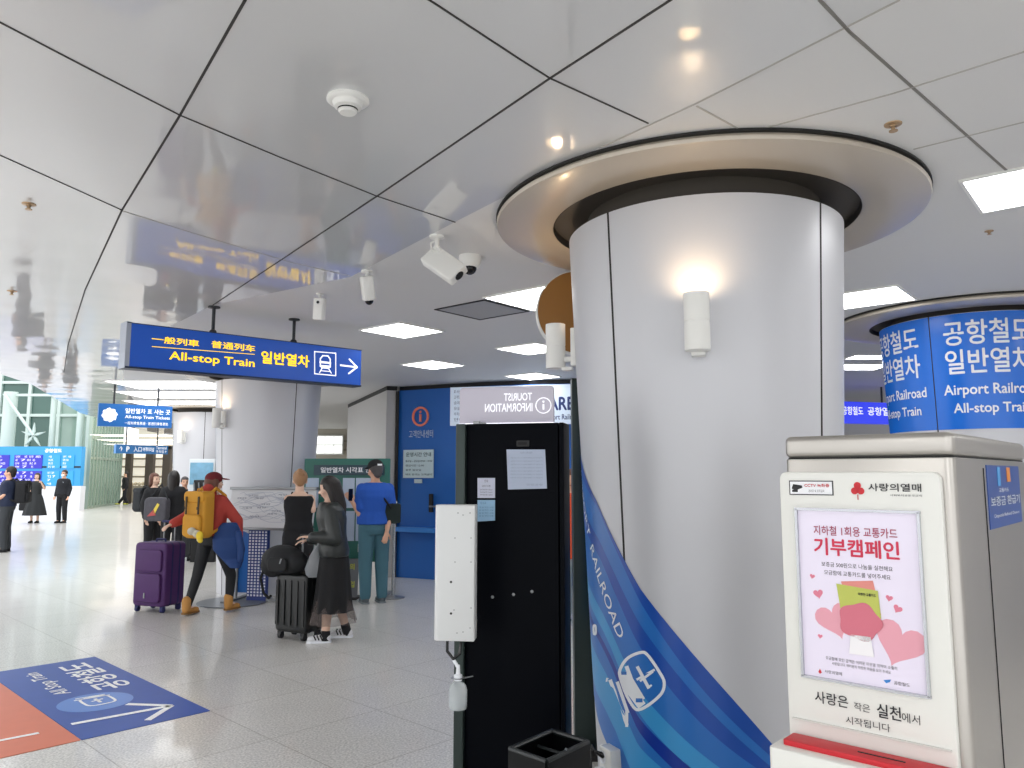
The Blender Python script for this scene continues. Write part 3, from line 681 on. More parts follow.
def steelcol(label,px,Y,h,r=.22):
    p=at(px,460,Y); t=thing('steel_column',label,'column',(p.x,p.y,0)); b=MB(); b.cyl((0,0,0.02),(0,0,h),r,seg=20); b.build('shaft',m_frame,t); b=MB(); b.lathe([(r*1.35,0),(r*1.35,.05),(r,.08)],n=20); b.build('foot',m_grey,t)
    for z in (5.35,): b=MB(); b.box((r*4,0,z),(r*8,.12,.12)); b.build('cross_beam',m_frame,t,smooth=False)
    return t
steelcol('thick pale steel column behind the departures board, far left',6,36.6,5.5,.3)
steelcol('thin pale steel column behind the departures board, middle',50,36.8,7,.13)
steelcol('pale steel column behind the departures board, right end',78,36.8,6,.17)
t=thing('brace_rod','diagonal pale steel brace behind the departures board','brace',tuple(at(11,395,36.6)))
t.location.y-=.5; q=at(40,436,36.6)-at(11,395,36.6); b=MB(); b.cyl((0,0,0),tuple(q),.07); b.build('rod',m_frame,t); b=MB()
for k in range(5):
    a=2*PI*k/5+.3; b.prism([(q.x,-.04,q.z),(q.x+.22*math.cos(a-.3),-.04,q.z+.22*math.sin(a-.3)),(q.x+.6*math.cos(a),-.04,q.z+.6*math.sin(a)),(q.x+.22*math.cos(a+.3),-.04,q.z+.22*math.sin(a+.3))],(0,.08,0))
b.build('star_node',m_frame,t,smooth=False)
# departures board on its low white wall
xl=at(-60,470,34).x; xr=at(80.5,470,34).x
t=thing('departures_board','wide light blue departures board with purple and teal screens','departures board',(xl,34,0))
zt=at(60,446.5,34).z; zm=at(60,486,34).z; W=xr-xl
b=MB(); b.box((W/2,.15,(zt+zm)/2),(W,.3,zt-zm)); b.build('frame',M('board_cyan','#3594cc',.4,emit=.15),t,smooth=False)
b=MB(); b.box((W/2,.2,zm/2),(W+.1,.4,zm)); b.build('plinth',M('plinth_white','#dfe2e8',.4),t,smooth=False)
b=MB(); b.box((W/2,-.01,zm+(zt-zm)*.48),(W,.02,.07)); b.build('shelf_band',m_dark,t,smooth=False)
for i,(xa_,xb_) in enumerate([(-58,-34),(-32,-10),(-8,9),(14,42),(47,60),(61.5,74)]):
    xa=at(xa_,470,34).x-xl; xb=at(xb_,470,34).x-xl
    for j,(ya,yb) in enumerate([(455,468.5),(471,485.5)]):
        za=at(40,ya,34).z; zb2=at(40,yb,34).z
        b=MB(); b.box(((xa+xb)/2,-.02,(za+zb2)/2),(xb-xa,.04,za-zb2)); s_=b.build('screen',M('screen_violet','#2e2ca0',.3,emit=.5) if i<4 else M('screen_teal','#2a86b4',.3,emit=.5),t,smooth=False)
        b=MB()
        for k in range(4):
            zz=za-(za-zb2)*(k+.5)/4
            random.seed(i*9+j*3+k)
            x=xa+.06
            while x<xb-.25:
                l_=random.uniform(.08,.26); add_text(b,random.choice(['서울','14:35','AREX','7','인천','도착','09:10','공덕','T2','일반']),x,min(x+l_,xb-.05),zz-.05,zz+.05,-.045,.01); x+=l_+random.uniform(.05,.2)
        b.build('lettering',M('screen_text','#c8c6f0',.4,emit=.7),s_,smooth=False)
b=MB(); xa=at(45,450,34).x-xl; xb=at(62,450,34).x-xl; add_text(b,'공항철도',xa,xb,at(60,452.5,34).z,at(60,448.7,34).z,-.012,.02); b.build('header_lettering',m_wht,t,smooth=False)
# glass screen running away behind the board's end
A=pl(86,509,0); B=at(118.5,500,41.5); B.z=0; a=math.atan2(B.y-A.y,B.x-A.x); L_=(B-A).length
t=thing('glass_screen','tall pale green glass screen with steel mullions beside the departures board','glass screen',(A.x,A.y,0),a)
n_=11
b=MB()
for i in range(n_+1): b.box((L_*i/n_,0,2.6),(.10,.14,5.2))
for z in (.06,2.35,3.3,5.15): b.box((L_/2,0,z),(L_,.1,.12))
b.build('frame',M('frame_green_grey','#9fb0a2',.35,.3),t,smooth=False)
for i in range(n_):
    b=MB(); b.box((L_*(i+.5)/n_,0,2.6),(L_/n_-.1,.02,5.1)); b.build('pane',M('screen_glass','#a9c4b4',.06,alpha=.55),t,smooth=False)
# bright shop front far back
t=thing('shop_front','bright far shop front with dark posts and beige shelving','shop front',(at(148,470,42).x,42,0))
b=MB()
for px in (129,150,167): x=(px-148)/FPX*42; b.box((x,0,1.6),(.42 if px!=129 else .3,.3,3.2))
b.box((0,0,3.0),(3.4,.3,.12)); b.build('post',M('post_brown','#4a4038',.5),t,smooth=False)
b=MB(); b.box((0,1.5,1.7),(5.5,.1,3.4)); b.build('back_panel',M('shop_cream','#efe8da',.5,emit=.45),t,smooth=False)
b=MB()
for z in (.9,1.45,2.0,2.45): b.box((-.2,1.3,z),(4.2,.3,.10))
b.box((.4,.4,.5),(3.2,.5,.9)); b.build('shelf',M('shelf_beige','#a89c88',.6),t,smooth=False)
b=MB()
random.seed(3)
for i in range(14): b.sph((-1.0+i*.2,.35,1.02+random.uniform(0,.1)),.1,u=8,v=6)
o=b.build('merchandise',M('goods_cream','#e3d3b4',.6,var=.3,vscale=5),t); o['kind']='stuff'
# ceiling troffers beyond the glass screen: warm stripes over the far hall
for i,Y in enumerate((28,32,36.5)):
    t=thing('ceiling_light','warm long ceiling light over the far hall, %s'%('nearest of three','middle of three','farthest of three')[i],'ceiling light',(at(148,440,Y).x,Y,CH-.01),0,'warm ceiling lights over the far hall')
    b=MB(); b.box((0,0,0),(3.6,.9,.02)); b.build('diffuser',M('diffuser_warm',(1,.86,.66),.5,emit=2.2),t,smooth=False)
    b=MB(); b.box((0,-.48,0),(3.7,.05,.03)); b.box((0,.48,0),(3.7,.05,.03)); b.build('frame',m_white,t,smooth=False)
# ---------------------------------------------------------------- refund machine, right foreground
Lp=at(783,440,2.0); Rp=at(953,440,1.74); a=math.atan2(Rp.y-Lp.y,Rp.x-Lp.x); KW=math.hypot(Rp.x-Lp.x,Rp.y-Lp.y)
k=thing('refund_machine','brushed steel ticket deposit refund machine in the right foreground','vending machine',(Lp.x,Lp.y,0),a)
kh=(hit(k,790,436.5)[1]+hit(k,940,432)[1])/2; ks=(hit(k,785,458)[1]+hit(k,948,457)[1])/2
b=MB(); b.rslab(0,KW,0,.95,.02,ks-.002,r=.022,corners=(1,1,1,1)); b.build('body',m_steel,k,bevel=.002)
b=MB(); b.rslab(.004,KW-.004,.004,.946,ks-.004,ks+.002,r=.02); b.build('seam',m_dark,k,smooth=False)
b=MB(); b.rslab(-.001,KW+.001,-.001,.951,ks+.001,kh,r=.023); b.build('top_cover',M('brushed_steel_light','#b9b5af',.38,.85),k,bevel=.014)
b=MB(); b.box((KW+.001,.30,.84),(.002,.004,1.55)); b.build('side_seam',m_dark,k,smooth=False)
b=MB(); b.rslab(.01,KW-.01,.01,.94,0,.025,r=.02); b.build('plinth',m_dark,k)
# white front panel
x0=hit(k,780,480,-.02)[0]; x1=hit(k,942,500,-.02)[0]; zt=(hit(k,800,470.5,-.02)[1]+hit(k,930,473.5,-.02)[1])/2
b=MB(); b.rprism(x0,x1,.30,zt,-.024,-.0005,r=.018,n=8,corners=(0,0,1,1)); fp=b.build('front_panel',M('panel_warm_white','#e3e3dd',.3,coat=.3),k,bevel=.003)
Y_=-.0255
# poster in a silver frame
xa,za=hit(k,796.5,507,Y_); xb,zb2=hit(k,930,699,Y_); za2=hit(k,918,514,Y_)[1]; zb3=hit(k,806,674,Y_)[1]; za=(za+za2)/2; zb2=(zb2+zb3)/2; xb=(xb+hit(k,919,520,Y_)[0])/2
b=MB()
for p_,q_ in (((xa,za),(xb,za)),((xa,zb2),(xb,zb2))): b.box(((p_[0]+q_[0])/2,-.028,p_[1]),(xb-xa+.008,.010,.006))
for x in (xa,xb): b.box((x,-.028,(za+zb2)/2),(.006,.010,za-zb2))
b.build('poster_frame',M('silver','#b9bbc0',.25,.8),fp,smooth=False)
b=MB(); b.box(((xa+xb)/2,-.0245,(za+zb2)/2),(xb-xa,.002,za-zb2)); po=b.build('poster',M('poster_pink','#e6def0',.12,coat=.6),fp,smooth=False)
PW=xb-xa; PH=za-zb2
# poster details are given as fractions of the printed sheet (u right, v down)
def U(u,v): return xa+u*PW, za-v*PH
Yp=-.0262
def ppt(mb,body,u0,v0,u1,v1,bold=0):
    X0,Z1=U(u0,v0); X1,Z0=U(u1,v1); add_text(mb,body,X0,X1,Z0,Z1,Yp,bold)
b=MB(); ppt(b,'지하철 1회용 교통카드',.145,.098,.83,.155,.01); b.build('lettering',M('ink_rose','#a5405e',.5),po,smooth=False)
b=MB(); ppt(b,'기부캠페인',.14,.17,.84,.275,.026); b.build('headline_lettering',M('ink_crimson','#cf2d4e',.5),po,smooth=False)
b=MB(); ppt(b,'보증금 500원으로 나눔을 실천해요',.2,.312,.78,.34,.0); ppt(b,'모금함에 교통카드를 넣어주세요',.22,.36,.76,.388,.0)
ppt(b,'모금함에 모인 금액은 어려운 이웃을 위하여 소중히',.2,.865,.77,.885,0); ppt(b,'사용됩니다. 여러분의 따뜻한 마음을 모아 주세요',.25,.893,.72,.911,0)
ppt(b,'사랑의열매',.185,.945,.33,.965,0); ppt(b,'공항철도',.74,.945,.86,.965,0); b.build('small_lettering',m_ink,po,smooth=False)
def pshape(mb,pts,y,d=.0006):
    mb.prism([(U(*p)[0],y,U(*p)[1]) for p in pts],(0,d,0))
def heart(mb,u,v,s,rot=0,y=Yp):
    pts=[]
    for i in range(28):
        t=2*PI*i/28; x=16*math.sin(t)**3/17; yv=-(13*math.cos(t)-5*math.cos(2*t)-2*math.cos(3*t)-math.cos(4*t))/17
        x,yv=x*math.cos(rot)-yv*math.sin(rot),x*math.sin(rot)+yv*math.cos(rot); pts.append((u+s*x,v+s*yv*PW/PH))
    pshape(mb,pts,y)
for nm,u,v,s,r_ in [('heart',.115,.405,.024,.2),('heart',.16,.505,.045,-.2),('heart',.74,.49,.03,.2),('heart',.80,.545,.038,.5),('heart',.16,.755,.022,.1)]:
    b=MB(); heart(b,u,v,s,r_); b.build(nm,M('heart_rose','#dd7f95',.5),po,smooth=False)
b=MB(); heart(b,.29,.645,.17,-.35); b.build('large_heart',M('heart_pink','#e3a0ae',.5),po,smooth=False)
b=MB(); heart(b,.80,.73,.21,.35); b.build('large_heart',M('heart_pink','#e3a0ae',.5),po,smooth=False)
b=MB(); pshape(b,[(.36,.42),(.62,.40),(.67,.59),(.42,.60)],Yp-.0008); b.build('printed_card',M('card_coral','#dc8a80',.5),po,smooth=False)
b=MB(); pshape(b,[(.32,.435),(.655,.455),(.67,.61),(.35,.60)],Yp-.0016); cdp=b.build('printed_card',M('card_green','#b9c05a',.5),po,smooth=False)
b=MB(); add_text(b,'따뜻한 교통카드',U(.5,.47)[0],U(.64,.48)[0],U(.5,.492)[1],U(.5,.475)[1],Yp-.0025,.01); b.build('lettering',m_ink,cdp,smooth=False)
# plain rounded pink bloom in the place of the mascot
b=MB(); X,Z=U(.5,.70)
pshape(b,[(.50+.17*math.cos(t*2*PI/40)*(1+.08*math.cos(5*t*2*PI/40)),.64+.105*math.sin(t*2*PI/40)*(1+.08*math.cos(5*t*2*PI/40))) for t in range(40)],Yp-.0024); b.build('printed_bloom',M('bloom_rose','#cf6f80',.5),po,smooth=False)
b=MB(); pshape(b,[(.42,.72),(.58,.72),(.60,.83),(.40,.83)],Yp-.0024); b.build('printed_block',M('bloom_white','#f1eef0',.5),po,smooth=False)
b=MB(); pshape(b,[(.13,.965),(.145,.945),(.16,.965),(.145,.975)],Yp); b.build('charity_emblem',m_red,po,smooth=False)
b=MB(); pshape(b,[(.66,.95),(.72,.94),(.71,.955),(.68,.965)],Yp); b.build('railway_emblem',M('logo_blue','#2c7bc4',.5),po,smooth=False)
# marks on the white panel
b=MB(); X0,Z1=hit(k,789,480.5,Y_); X1,Z0=hit(k,833.5,495.5,Y_)
b.box(((X0+X1)/2,-.0248,(Z0+Z1)/2),(X1-X0,.0016,Z1-Z0)); st_=b.build('camera_sticker',m_ink,fp,smooth=False)
b=MB(); b.box(((X0+X1)/2,-.0254,(Z0+Z1)/2),(X1-X0-.005,.0014,Z1-Z0-.005)); b.build('sticker_face',m_paper,st_,smooth=False)
b=MB(); w_=X1-X0; h_=Z1-Z0
b.prism([(X0+.06*w_,-.0268,Z0+.45*h_),(X0+.1*w_,-.0268,Z0+.75*h_),(X0+.3*w_,-.0268,Z0+.66*h_),(X0+.31*w_,-.0268,Z0+.5*h_),(X0+.14*w_,-.0268,Z0+.3*h_)],(0,.0006,0)); b.prism([(X0+.07*w_,-.0268,Z0+.2*h_),(X0+.2*w_,-.0268,Z0+.2*h_),(X0+.2*w_,-.0268,Z0+.36*h_),(X0+.07*w_,-.0268,Z0+.36*h_)],(0,.0006,0)); b.build('camera_symbol',m_ink,st_,smooth=False)
b=MB(); add_text(b,'CCTV 녹화중',X0+.36*w_,X0+.92*w_,Z0+.55*h_,Z0+.78*h_,-.0268,.01); b.build('lettering',m_red,st_,smooth=False)
b=MB(); add_text(b,'관리자 외 조작금지',X0+.45*w_,X0+.8*w_,Z0+.2*h_,Z0+.38*h_,-.0268,.0); b.build('lettering',m_ink,st_,smooth=False)
ex,ez=hit(k,857.5,489,Y_); u_=hit(k,861.5,489,Y_)[0]-ex
b=MB()
for dx,dz_ in ((0,.9),(-.85,-.5),(.85,-.5)): b.lathe([(0,0),(u_*1.15*.8,0)],(ex+dx*u_*.9,Y_,ez+dz_*u_),(PI/2,0,0),n=20)
b.box((ex,Y_,ez-u_*2.1),(.002,.0006,u_*1.4)); b.build('berry_emblem',m_red,fp,smooth=False)
b=MB(); ptext(b,k,'사랑의열매',868,483.5,921.5,492,Y_-.0003,.01); ptext(b,k,'사회복지공동모금회',890,494.2,922,496.8,Y_-.0003)
# the slogan's words change size along the line
for body,X0,Y0,X1_,Y1,bo in (('사랑은',815,692,848,707,.008),('작은',854,702,870,713,0),('실천',877,704,901,721,.014),('에서',902,712.5,920,725,0),('시작됩니다',846,716.5,890,731.5,0)):
    xm=(X0+X1_)/2; h2=(Y1-Y0)*.5-(1.5 if Y0<716 else 3.6); ym=(Y0+Y1)/2
    add_text(b,body,hit(k,X0,ym,Y_)[0],hit(k,X1_,ym,Y_)[0],hit(k,xm,ym+h2,Y_)[1],hit(k,xm,ym-h2,Y_)[1],Y_-.0003,bo)
b.build('lettering',m_ink,fp,smooth=False)
# donation box with the red slot at the foot of the panel
xl=hit(k,768,746,-.13)[0]; zl=hit(k,768,746,-.13)[1]
b=MB(); b.rslab(xl,x1+.03,-.13,-.025,.45,zl,r=.012); b.build('donation_box',MATS['panel_warm_white'],k,bevel=.004)
b=MB(); b.rslab(x0+.012,x1-.0,-.095,-.030,zl-.002,zl+.012,r=.006); rs=b.build('red_slot_plate',m_red,k,bevel=.002)
b=MB(); b.box(((x0+x1)/2+.04,-.065,zl+.0125),(.10,.004,.002)); b.build('slot',m_dark,rs,smooth=False)
b=MB(); b.box(((x0+x1)/2,-.027,zl+.045),(x1-x0-.02,.006,.004)); b.build('panel_groove',M('groove_grey','#d2d2cd',.5),fp,smooth=False)
# blue label on the machine's right side
m_=Matrix.Translation(k.location)@Euler(k.rotation_euler).to_matrix().to_4x4(); mi=m_.inverted()
def hitx(px,py,xl=KW+.0015):
    o=mi@O; d=mi.to_3x3()@ray(px,py); t=(xl-o.x)/d.x; p=o+d*t; return p.y,p.z
ya,za_=hitx(986,465); yb,zb_=hitx(1018,465); zbm=hitx(990,530)[1]
b=MB(); b.box((KW+.001,(ya+yb)/2,(za_+zbm)/2),(.002,yb-ya,za_-zbm)); lb=b.build('side_label',M('label_blue','#184a9c',.3),k,smooth=False)
def sidetext(mb,body,f0,f1,v0,v1,bo=0): add_text(mb,body,ya+f0*(yb-ya),ya+f1*(yb-ya),za_-(za_-zbm)*v1,za_-(za_-zbm)*v0,0,bo,lambda X,Z:(KW+.003,X,Z))
b=MB(); sidetext(b,'보증금 환급기',.05,.95,.50,.66,.02); sidetext(b,'교통카드',.3,.6,.37,.44); sidetext(b,'Deposit Refund Device',.12,.9,.78,.85,.0); b.build('lettering',m_wht2,lb,smooth=False)
b=MB(); b.box((KW+.003,ya+.62*(yb-ya),za_-.15*(za_-zbm)),(.001,.05,.04)); b.build('label_picture',M('label_orange','#e28a3a',.5),lb,smooth=False)
b=MB(); b.box((KW+.003,ya+.32*(yb-ya),za_-.18*(za_-zbm)),(.001,.04,.05)); b.build('label_picture',M('label_sky','#4b9ad8',.5),lb,smooth=False)

# ---------------------------------------------------------------- tourist information kiosk seen from behind
A=at(457.5,500,3.42); B=at(562,500,3.31); a=math.atan2(B.y-A.y,B.x-A.x); TW=math.hypot(B.x-A.x,B.y-A.y)
t=thing('information_kiosk','tall black information kiosk seen from behind, paper sheets taped on','information kiosk',(A.x,A.y,0),a)
zk=(hit(t,462,420)[1]+hit(t,566,426.5)[1])/2
b=MB(); b.box((TW/2+.01,.07,zk/2+.01),(TW-.05,.14,zk-.02)); b.build('back_panel',M('black_back','#02040a',.5,ior=1.15),t,bevel=.004)
b=MB(); b.box((.0175,.06,zk/2+.01),(.045,.16,zk-.02)); b.build('side_frame',M('frame_slate','#2c3836',.35,.4),t,bevel=.006)
b=MB(); b.box((TW+.0,.07,zk/2+.01),(.02,.15,zk-.02)); b.build('side_frame',MATS['black_back'],t,bevel=.004)
b=MB(); b.rslab(-.05,TW+.05,-.2,.35,0,.03,r=.04); b.build('base_plate',m_dark,t)
# glowing translucent header
xa=hit(t,460,400,.06)[0]; xb=hit(t,554,405,.06)[0]; zt=(hit(t,470,383,.06)[1]+hit(t,548,390.5,.06)[1])/2
b=MB(); b.rprism(xa,xb,zk-.008,zt,.05,.075,r=.018,n=6,corners=(0,0,1,1)); hd=b.build('header_sign',M('header_acrylic','#b4b0bd',.3,emit=.12),t,bevel=.004)
b=MB(); b.box(((xa+xb)/2,.062,zk-.001),(xb-xa,.03,.012)); b.build('light_strip',M('strip_white','#f4f6ff',.4,emit=1.1),hd,smooth=False)
mir=lambda X,Z:(X,.0485,Z)
b=MB()
def mtext(body,px0,py0,px1,py1,bo):
    X0,Z1=hit(t,px0,py0,.05); X1,Z0=hit(t,px1,py1,.05); Z1-=.0; add_text(b,body,0,1,Z0,Z1,0,bo,lambda X,Z:(X1-X*(X1-X0),.0485,Z))
mtext('TOURIST',504,393.5,532,400.5,.01); mtext('INFORMATION',485,404,532.5,411.5,.01)
b.build('lettering',M('header_white','#f6f6fa',.4,emit=.35),hd,smooth=False)
cx,cz=hit(t,543.5,405.5,.05); 
b=MB(); b.lathe([(.032,0),(.036,0),(.036,.002),(.032,.002)],(cx,.049,cz),(PI/2,0,0),n=32); b.cyl((cx,.048,cz-.018),(cx,.048,cz+.006),.004); b.sph((cx,.048,cz+.017),.005); b.build('info_ring',MATS['header_white'],hd)
b=MB(); X_,Z_=hit(t,476,421,0); b.box((X_,.02,zk+.004),(.03,.03,.016)); b.box((X_+.03,.02,zk+.002),(.02,.02,.01)); b.build('clip',m_grey,t,bevel=.002)
b=MB(); X_,Z_=hit(t,523,443.5,0); b.rprism(X_-.028,X_+.028,Z_-.013,Z_+.013,-.006,.0,.004); b.build('latch',m_blackm,t); 
b=MB(); b.rprism(X_-.02,X_+.02,Z_-.006,Z_+.006,-.008,-.005,.003); b.build('latch_recess',M('black_deep','#000000',.7),t)
for px,py in ((492.5,597),(513.5,594.5),(532,591.5)):
    X_,Z_=hit(t,px,py,0); b=MB(); b.lathe([(0,-.004),(.006,-.003),(.007,0)],(X_,0,Z_),(-PI/2,0,0),n=12); b.build('screw',m_grey,t)
def sheet(label,pts,colr,lines,nm='paper_sheet',tint=m_ink):
    Q=[hit(t,*p,-.002) for p in pts]
    cx=sum(q[0] for q in Q)/4; cz=sum(q[1] for q in Q)/4
    wp_=Matrix.Translation(t.location)@Euler(t.rotation_euler).to_matrix().to_4x4()@Vector((cx,-.002,cz))
    s=thing(nm,label,'paper sheet',tuple(wp_),a)
    b=MB(); b.prism([(q[0]-cx,0,q[1]-cz) for q in Q],(0,.0012,0)); b.build('sheet',colr,s,smooth=False)
    (x0_,z1_),(x1_,z0_)=(Q[0][0]-cx,Q[0][1]-cz),(Q[2][0]-cx,Q[2][1]-cz)
    b=MB()
    for body,u0,v0,u1,v1 in lines: add_text(b,body,x0_+u0*(x1_-x0_),x0_+u1*(x1_-x0_),z1_-v1*(z1_-z0_),z1_-v0*(z1_-z0_),-.0006,0)
    b.build('lettering',tint,s,smooth=False); return s
sheet('large pale paper sheet taped high on the black kiosk',[(506.5,449.5),(545,449.5),(547,488.5),(508,489.5)],M('sheet_grey_blue','#aab4c8',.6),[('안내문',.35,.06,.65,.11)]+[('관광안내 키오스크 이용에 불편을 드려 죄송합니다',.1,.2+.085*i,.9,.235+.085*i) for i in range(7)]+[('인천공항',.5,.88,.9,.93)],tint=M('ink_faint','#7f8aa0',.6))
sheet('small white paper sheet on the black kiosk, above the blue one',[(477.5,478),(495,478),(495,498),(477.5,498)],M('sheet_lilac','#bcbfd0',.6),[('안내',.4,.08,.6,.22),('공지사항',.25,.35,.75,.45)]+[('관리번호 2023',.15,.55+.13*i,.85,.62+.13*i) for i in range(3)])
sheet('small light blue paper sheet on the black kiosk, under the white one',[(477.5,500),(495,500),(495,520.5),(477.5,521.5)],M('sheet_sky','#8db2cf',.6),[('점검표',.15,.08,.5,.2)]+[('월 일 확인 서명',.1,.32+.14*i,.9,.40+.14*i) for i in range(4)],tint=M('ink_steel','#4f7595',.6))
# white flat box hung on the kiosk's left edge with its cable
Aw=at(434,570,3.18); t2=thing('scanner_box','white flat wall box with screws on the left edge of the black kiosk','equipment box',(Aw.x,Aw.y,0),a+R(8))
zt=(hit(t2,440,505)[1]); zb2=hit(t2,436,641)[1]; X1=hit(t2,474.5,570)[0]
b=MB(); b.rslab(0,X1,0,.075,zb2,zt,r=.022,corners=(1,0,0,1)); b.build('casing',M('casing_white','#d9dbdb',.4),t2,bevel=.004)
b=MB()
for px,py in ((458,513),(463,515),(470,513),(455,538),(471,538),(455,562),(471,562),(454,610),(471,608),(457,633),(463,632),(470,628)):
    x,z=hit(t2,px,py); b=MB(); b.lathe([(0,-.0015),(.0022,-.001),(.0028,0)],(x,0,z),(-PI/2,0,0),n=8); b.build('screw',m_grey,t2)
for px,py in ((451,582),(451,613.5)):
    x,z=hit(t2,px,py); b=MB(); b.lathe([(0,-.0015),(.005,-.001),(.005,0)],(x,0,z),(-PI/2,0,0),n=12); b.build('port',m_dark,t2)
b=MB(); x,z=hit(t2,446,640); b.chain([(x,.03,z+.01),(x,.03,z-.05),(x+.025,.03,z-.08),(x+.05,.03,z-.06),(x+.055,.05,z+.0)],[.006]*5,8); b.build('cable',m_black,t2)
b=MB(); b.box((X1*.7,.11,(zt+zb2)/2),(.04,.10,.12)); b.box((X1*.7,.11,zb2+.06),(.03,.10,.04)); b.build('bracket',m_grey,t2)
# hanging clear bottle
p=at(458,687,3.2); t3=thing('spray_bottle','clear plastic bottle with white contents hung below the white box','bottle',(p.x,p.y,p.z-.085),a)
b=MB(); b.lathe([(.0,0),(.034,.002),(.037,.01),(.037,.075),(.03,.095),(.016,.108),(.014,.12)],n=28); b.build('bottle_body',M('clear_plastic','#e8eef0',.1,trans=.6,ior=1.4),t3)
b=MB(); b.lathe([(.0,.004),(.033,.005),(.034,.05),(.0,.055)],n=24); b.build('contents',M('milk','#e9ecef',.5),t3)
b=MB(); b.lathe([(.017,.112),(.017,.132),(.009,.136),(.007,.17),(.0,.172)],n=20); b.cyl((0,0,.16),(-.02,0,.19),.007); b.build('spray_neck',m_wht2,t3)
b=MB(); b.lathe([(.02,.118),(.03,.120),(.02,.122)],n=20); b.cyl((.02,0,.12),(.05,.04,.12),.003); b.build('holder_ring',m_grey,t3)
# second dark cabinet between the kiosk and the column
A=at(572.5,560,4.62); B=at(612,560,4.6)
t=thing('display_cabinet','dark slate cabinet standing between the black kiosk and the column','cabinet',(A.x,A.y,0),0)
zc=at(590,378,4.6).z; wC=B.x-A.x
b=MB(); b.box((.07,.05,zc/2+.01),(.13,.12,zc-.02)); b.build('side_frame',MATS['frame_slate'],t,bevel=.004)
b=MB(); b.box((wC/2+.08,.07,zc/2),(wC-.12,.10,zc-.1)); b.build('back_panel',m_black,t,bevel=.004)
b=MB(); b.rslab(-.05,wC+.05,-.1,.25,0,.03,r=.03); b.build('base_plate',m_dark,t)
for px,py in ((589,612),(591,661)):
    X_,Z_=hit(t,px,py,0); b=MB(); b.lathe([(0,-.006),(.008,-.005),(.009,0)],(X_,0.02,Z_),(-PI/2,0,0),n=12); b.build('screw',m_wht2,t)
# open black bin in front of it
A=at(510,749,2.68); p1=at(552,731,3.22); p2=at(588,742,3.02); 
zb_=A.z; A2=pl(510,749,zb_); B2=pl(552,731,zb_); C2=pl(588,742,zb_); D2=A2+C2-B2
t=thing('storage_crate','open black crate at the foot of the black kiosk','crate',(A2.x,A2.y,0))
l=lambda P_,z:(P_.x-A2.x,P_.y-A2.y,z)
def wallp(mb,P_,Q_,z0,z1,th=.008):
    d=(Q_-P_); d.z=0; n=Vector((-d.y,d.x,0)).normalized()*th
    mb.prism([l(P_,z0),l(Q_,z0),l(Q_,z1),l(P_,z1)],n)
m_crate=M('crate_black','#06080a',.4,ior=1.3)
b=MB()
for P_,Q_ in ((A2,B2),(B2,C2),(C2,D2),(D2,A2)): wallp(b,P_,Q_,.0,zb_)
b.prism([l(q,.01) for q in (A2,B2,C2,D2)],(0,0,.02)); b.build('body',m_crate,t,smooth=False)
b=MB()
for P_,Q_ in ((A2,B2),(B2,C2),(C2,D2),(D2,A2)):
    b.cyl(l(P_,zb_),l(Q_,zb_),.009,seg=8)
b.build('rim',M('crate_rim','#1d2224',.35),t)
b=MB(); M1=(A2+B2)/2; M2=(C2+D2)/2; b.cyl(l(B2.lerp(A2,.35),zb_-.03),l(C2.lerp(D2,.35),zb_-.03),.006,seg=8); b.build('divider',MATS['crate_rim'],t)
b=MB(); b.chain([l(C2.lerp(D2,.55),zb_+.01),l(C2.lerp(D2,.6),zb_-.05),l(C2.lerp(D2,.55),zb_-.12)],[.005]*3,8); b.build('cord',M('cord_grey','#5d6468',.5),t)
# socket box with plug at the column's foot
th0,z0=colhit(c1x,c1y,615,756); th0=nth(th0)
r=Rz(z0); t=thing('socket_box','white socket box with a black plug at the foot of the near column','socket box',(c1x+r*math.cos(th0),c1y+r*math.sin(th0),z0),th0+PI/2)
b=MB(); b.box((0,-.02,-.035),(.10,.075,.16)); b.build('casing',m_white,t,bevel=.006)
b=MB(); b.lathe([(.0,-.001),(.02,-.001),(.022,.003),(.03,.003)],(-.015,-.0585,.0),(PI/2,0,0),n=20); b.build('socket',m_wht2,t)
b=MB(); b.cap((-.015,-.06,.008),(-.03,-.085,.02),.014,.009); b.chain([(-.03,-.085,.02),(-.06,-.09,.045),(-.085,-.08,.01),(-.09,-.08,-.12),(-.09,-.07,-.2)],[.005]*5,8); b.build('plug',m_black,t)
b=MB(); b.cap((-.01,-.06,-.06),(-.02,-.09,-.055),.018,.014); b.build('adapter',m_wht2,t)

# ---------------------------------------------------------------- station map table, boards, stanchion
A=at(228,545,9.95); B=at(309,545,9.75); a=math.atan2(B.y-A.y,B.x-A.x)
t=thing('map_table','slanted white route map board on a stand beside the grey column','map board',(A.x,A.y,0),a)
MW=math.hypot(B.x-A.x,B.y-A.y)
zt=(hit(t,232,490)[1]+hit(t,305,489)[1])/2; zb2=(hit(t,232,529)[1]+hit(t,305,527)[1])/2
tilt=.10
b=MB(); b.prism([(-.03,0,zb2),(MW+.03,0,zb2),(MW+.03,tilt,zt),(-.03,tilt,zt)],(0,.03,0)); brd=b.build('board',M('map_white','#dadcdf',.35),t,smooth=False)
b=MB(); b.box((MW/2,tilt,zt+.012),(MW+.1,.06,.035)); b.box((MW/2,.0,zb2-.012),(MW+.1,.06,.03)); b.build('board_rail',m_grey,t,bevel=.005)
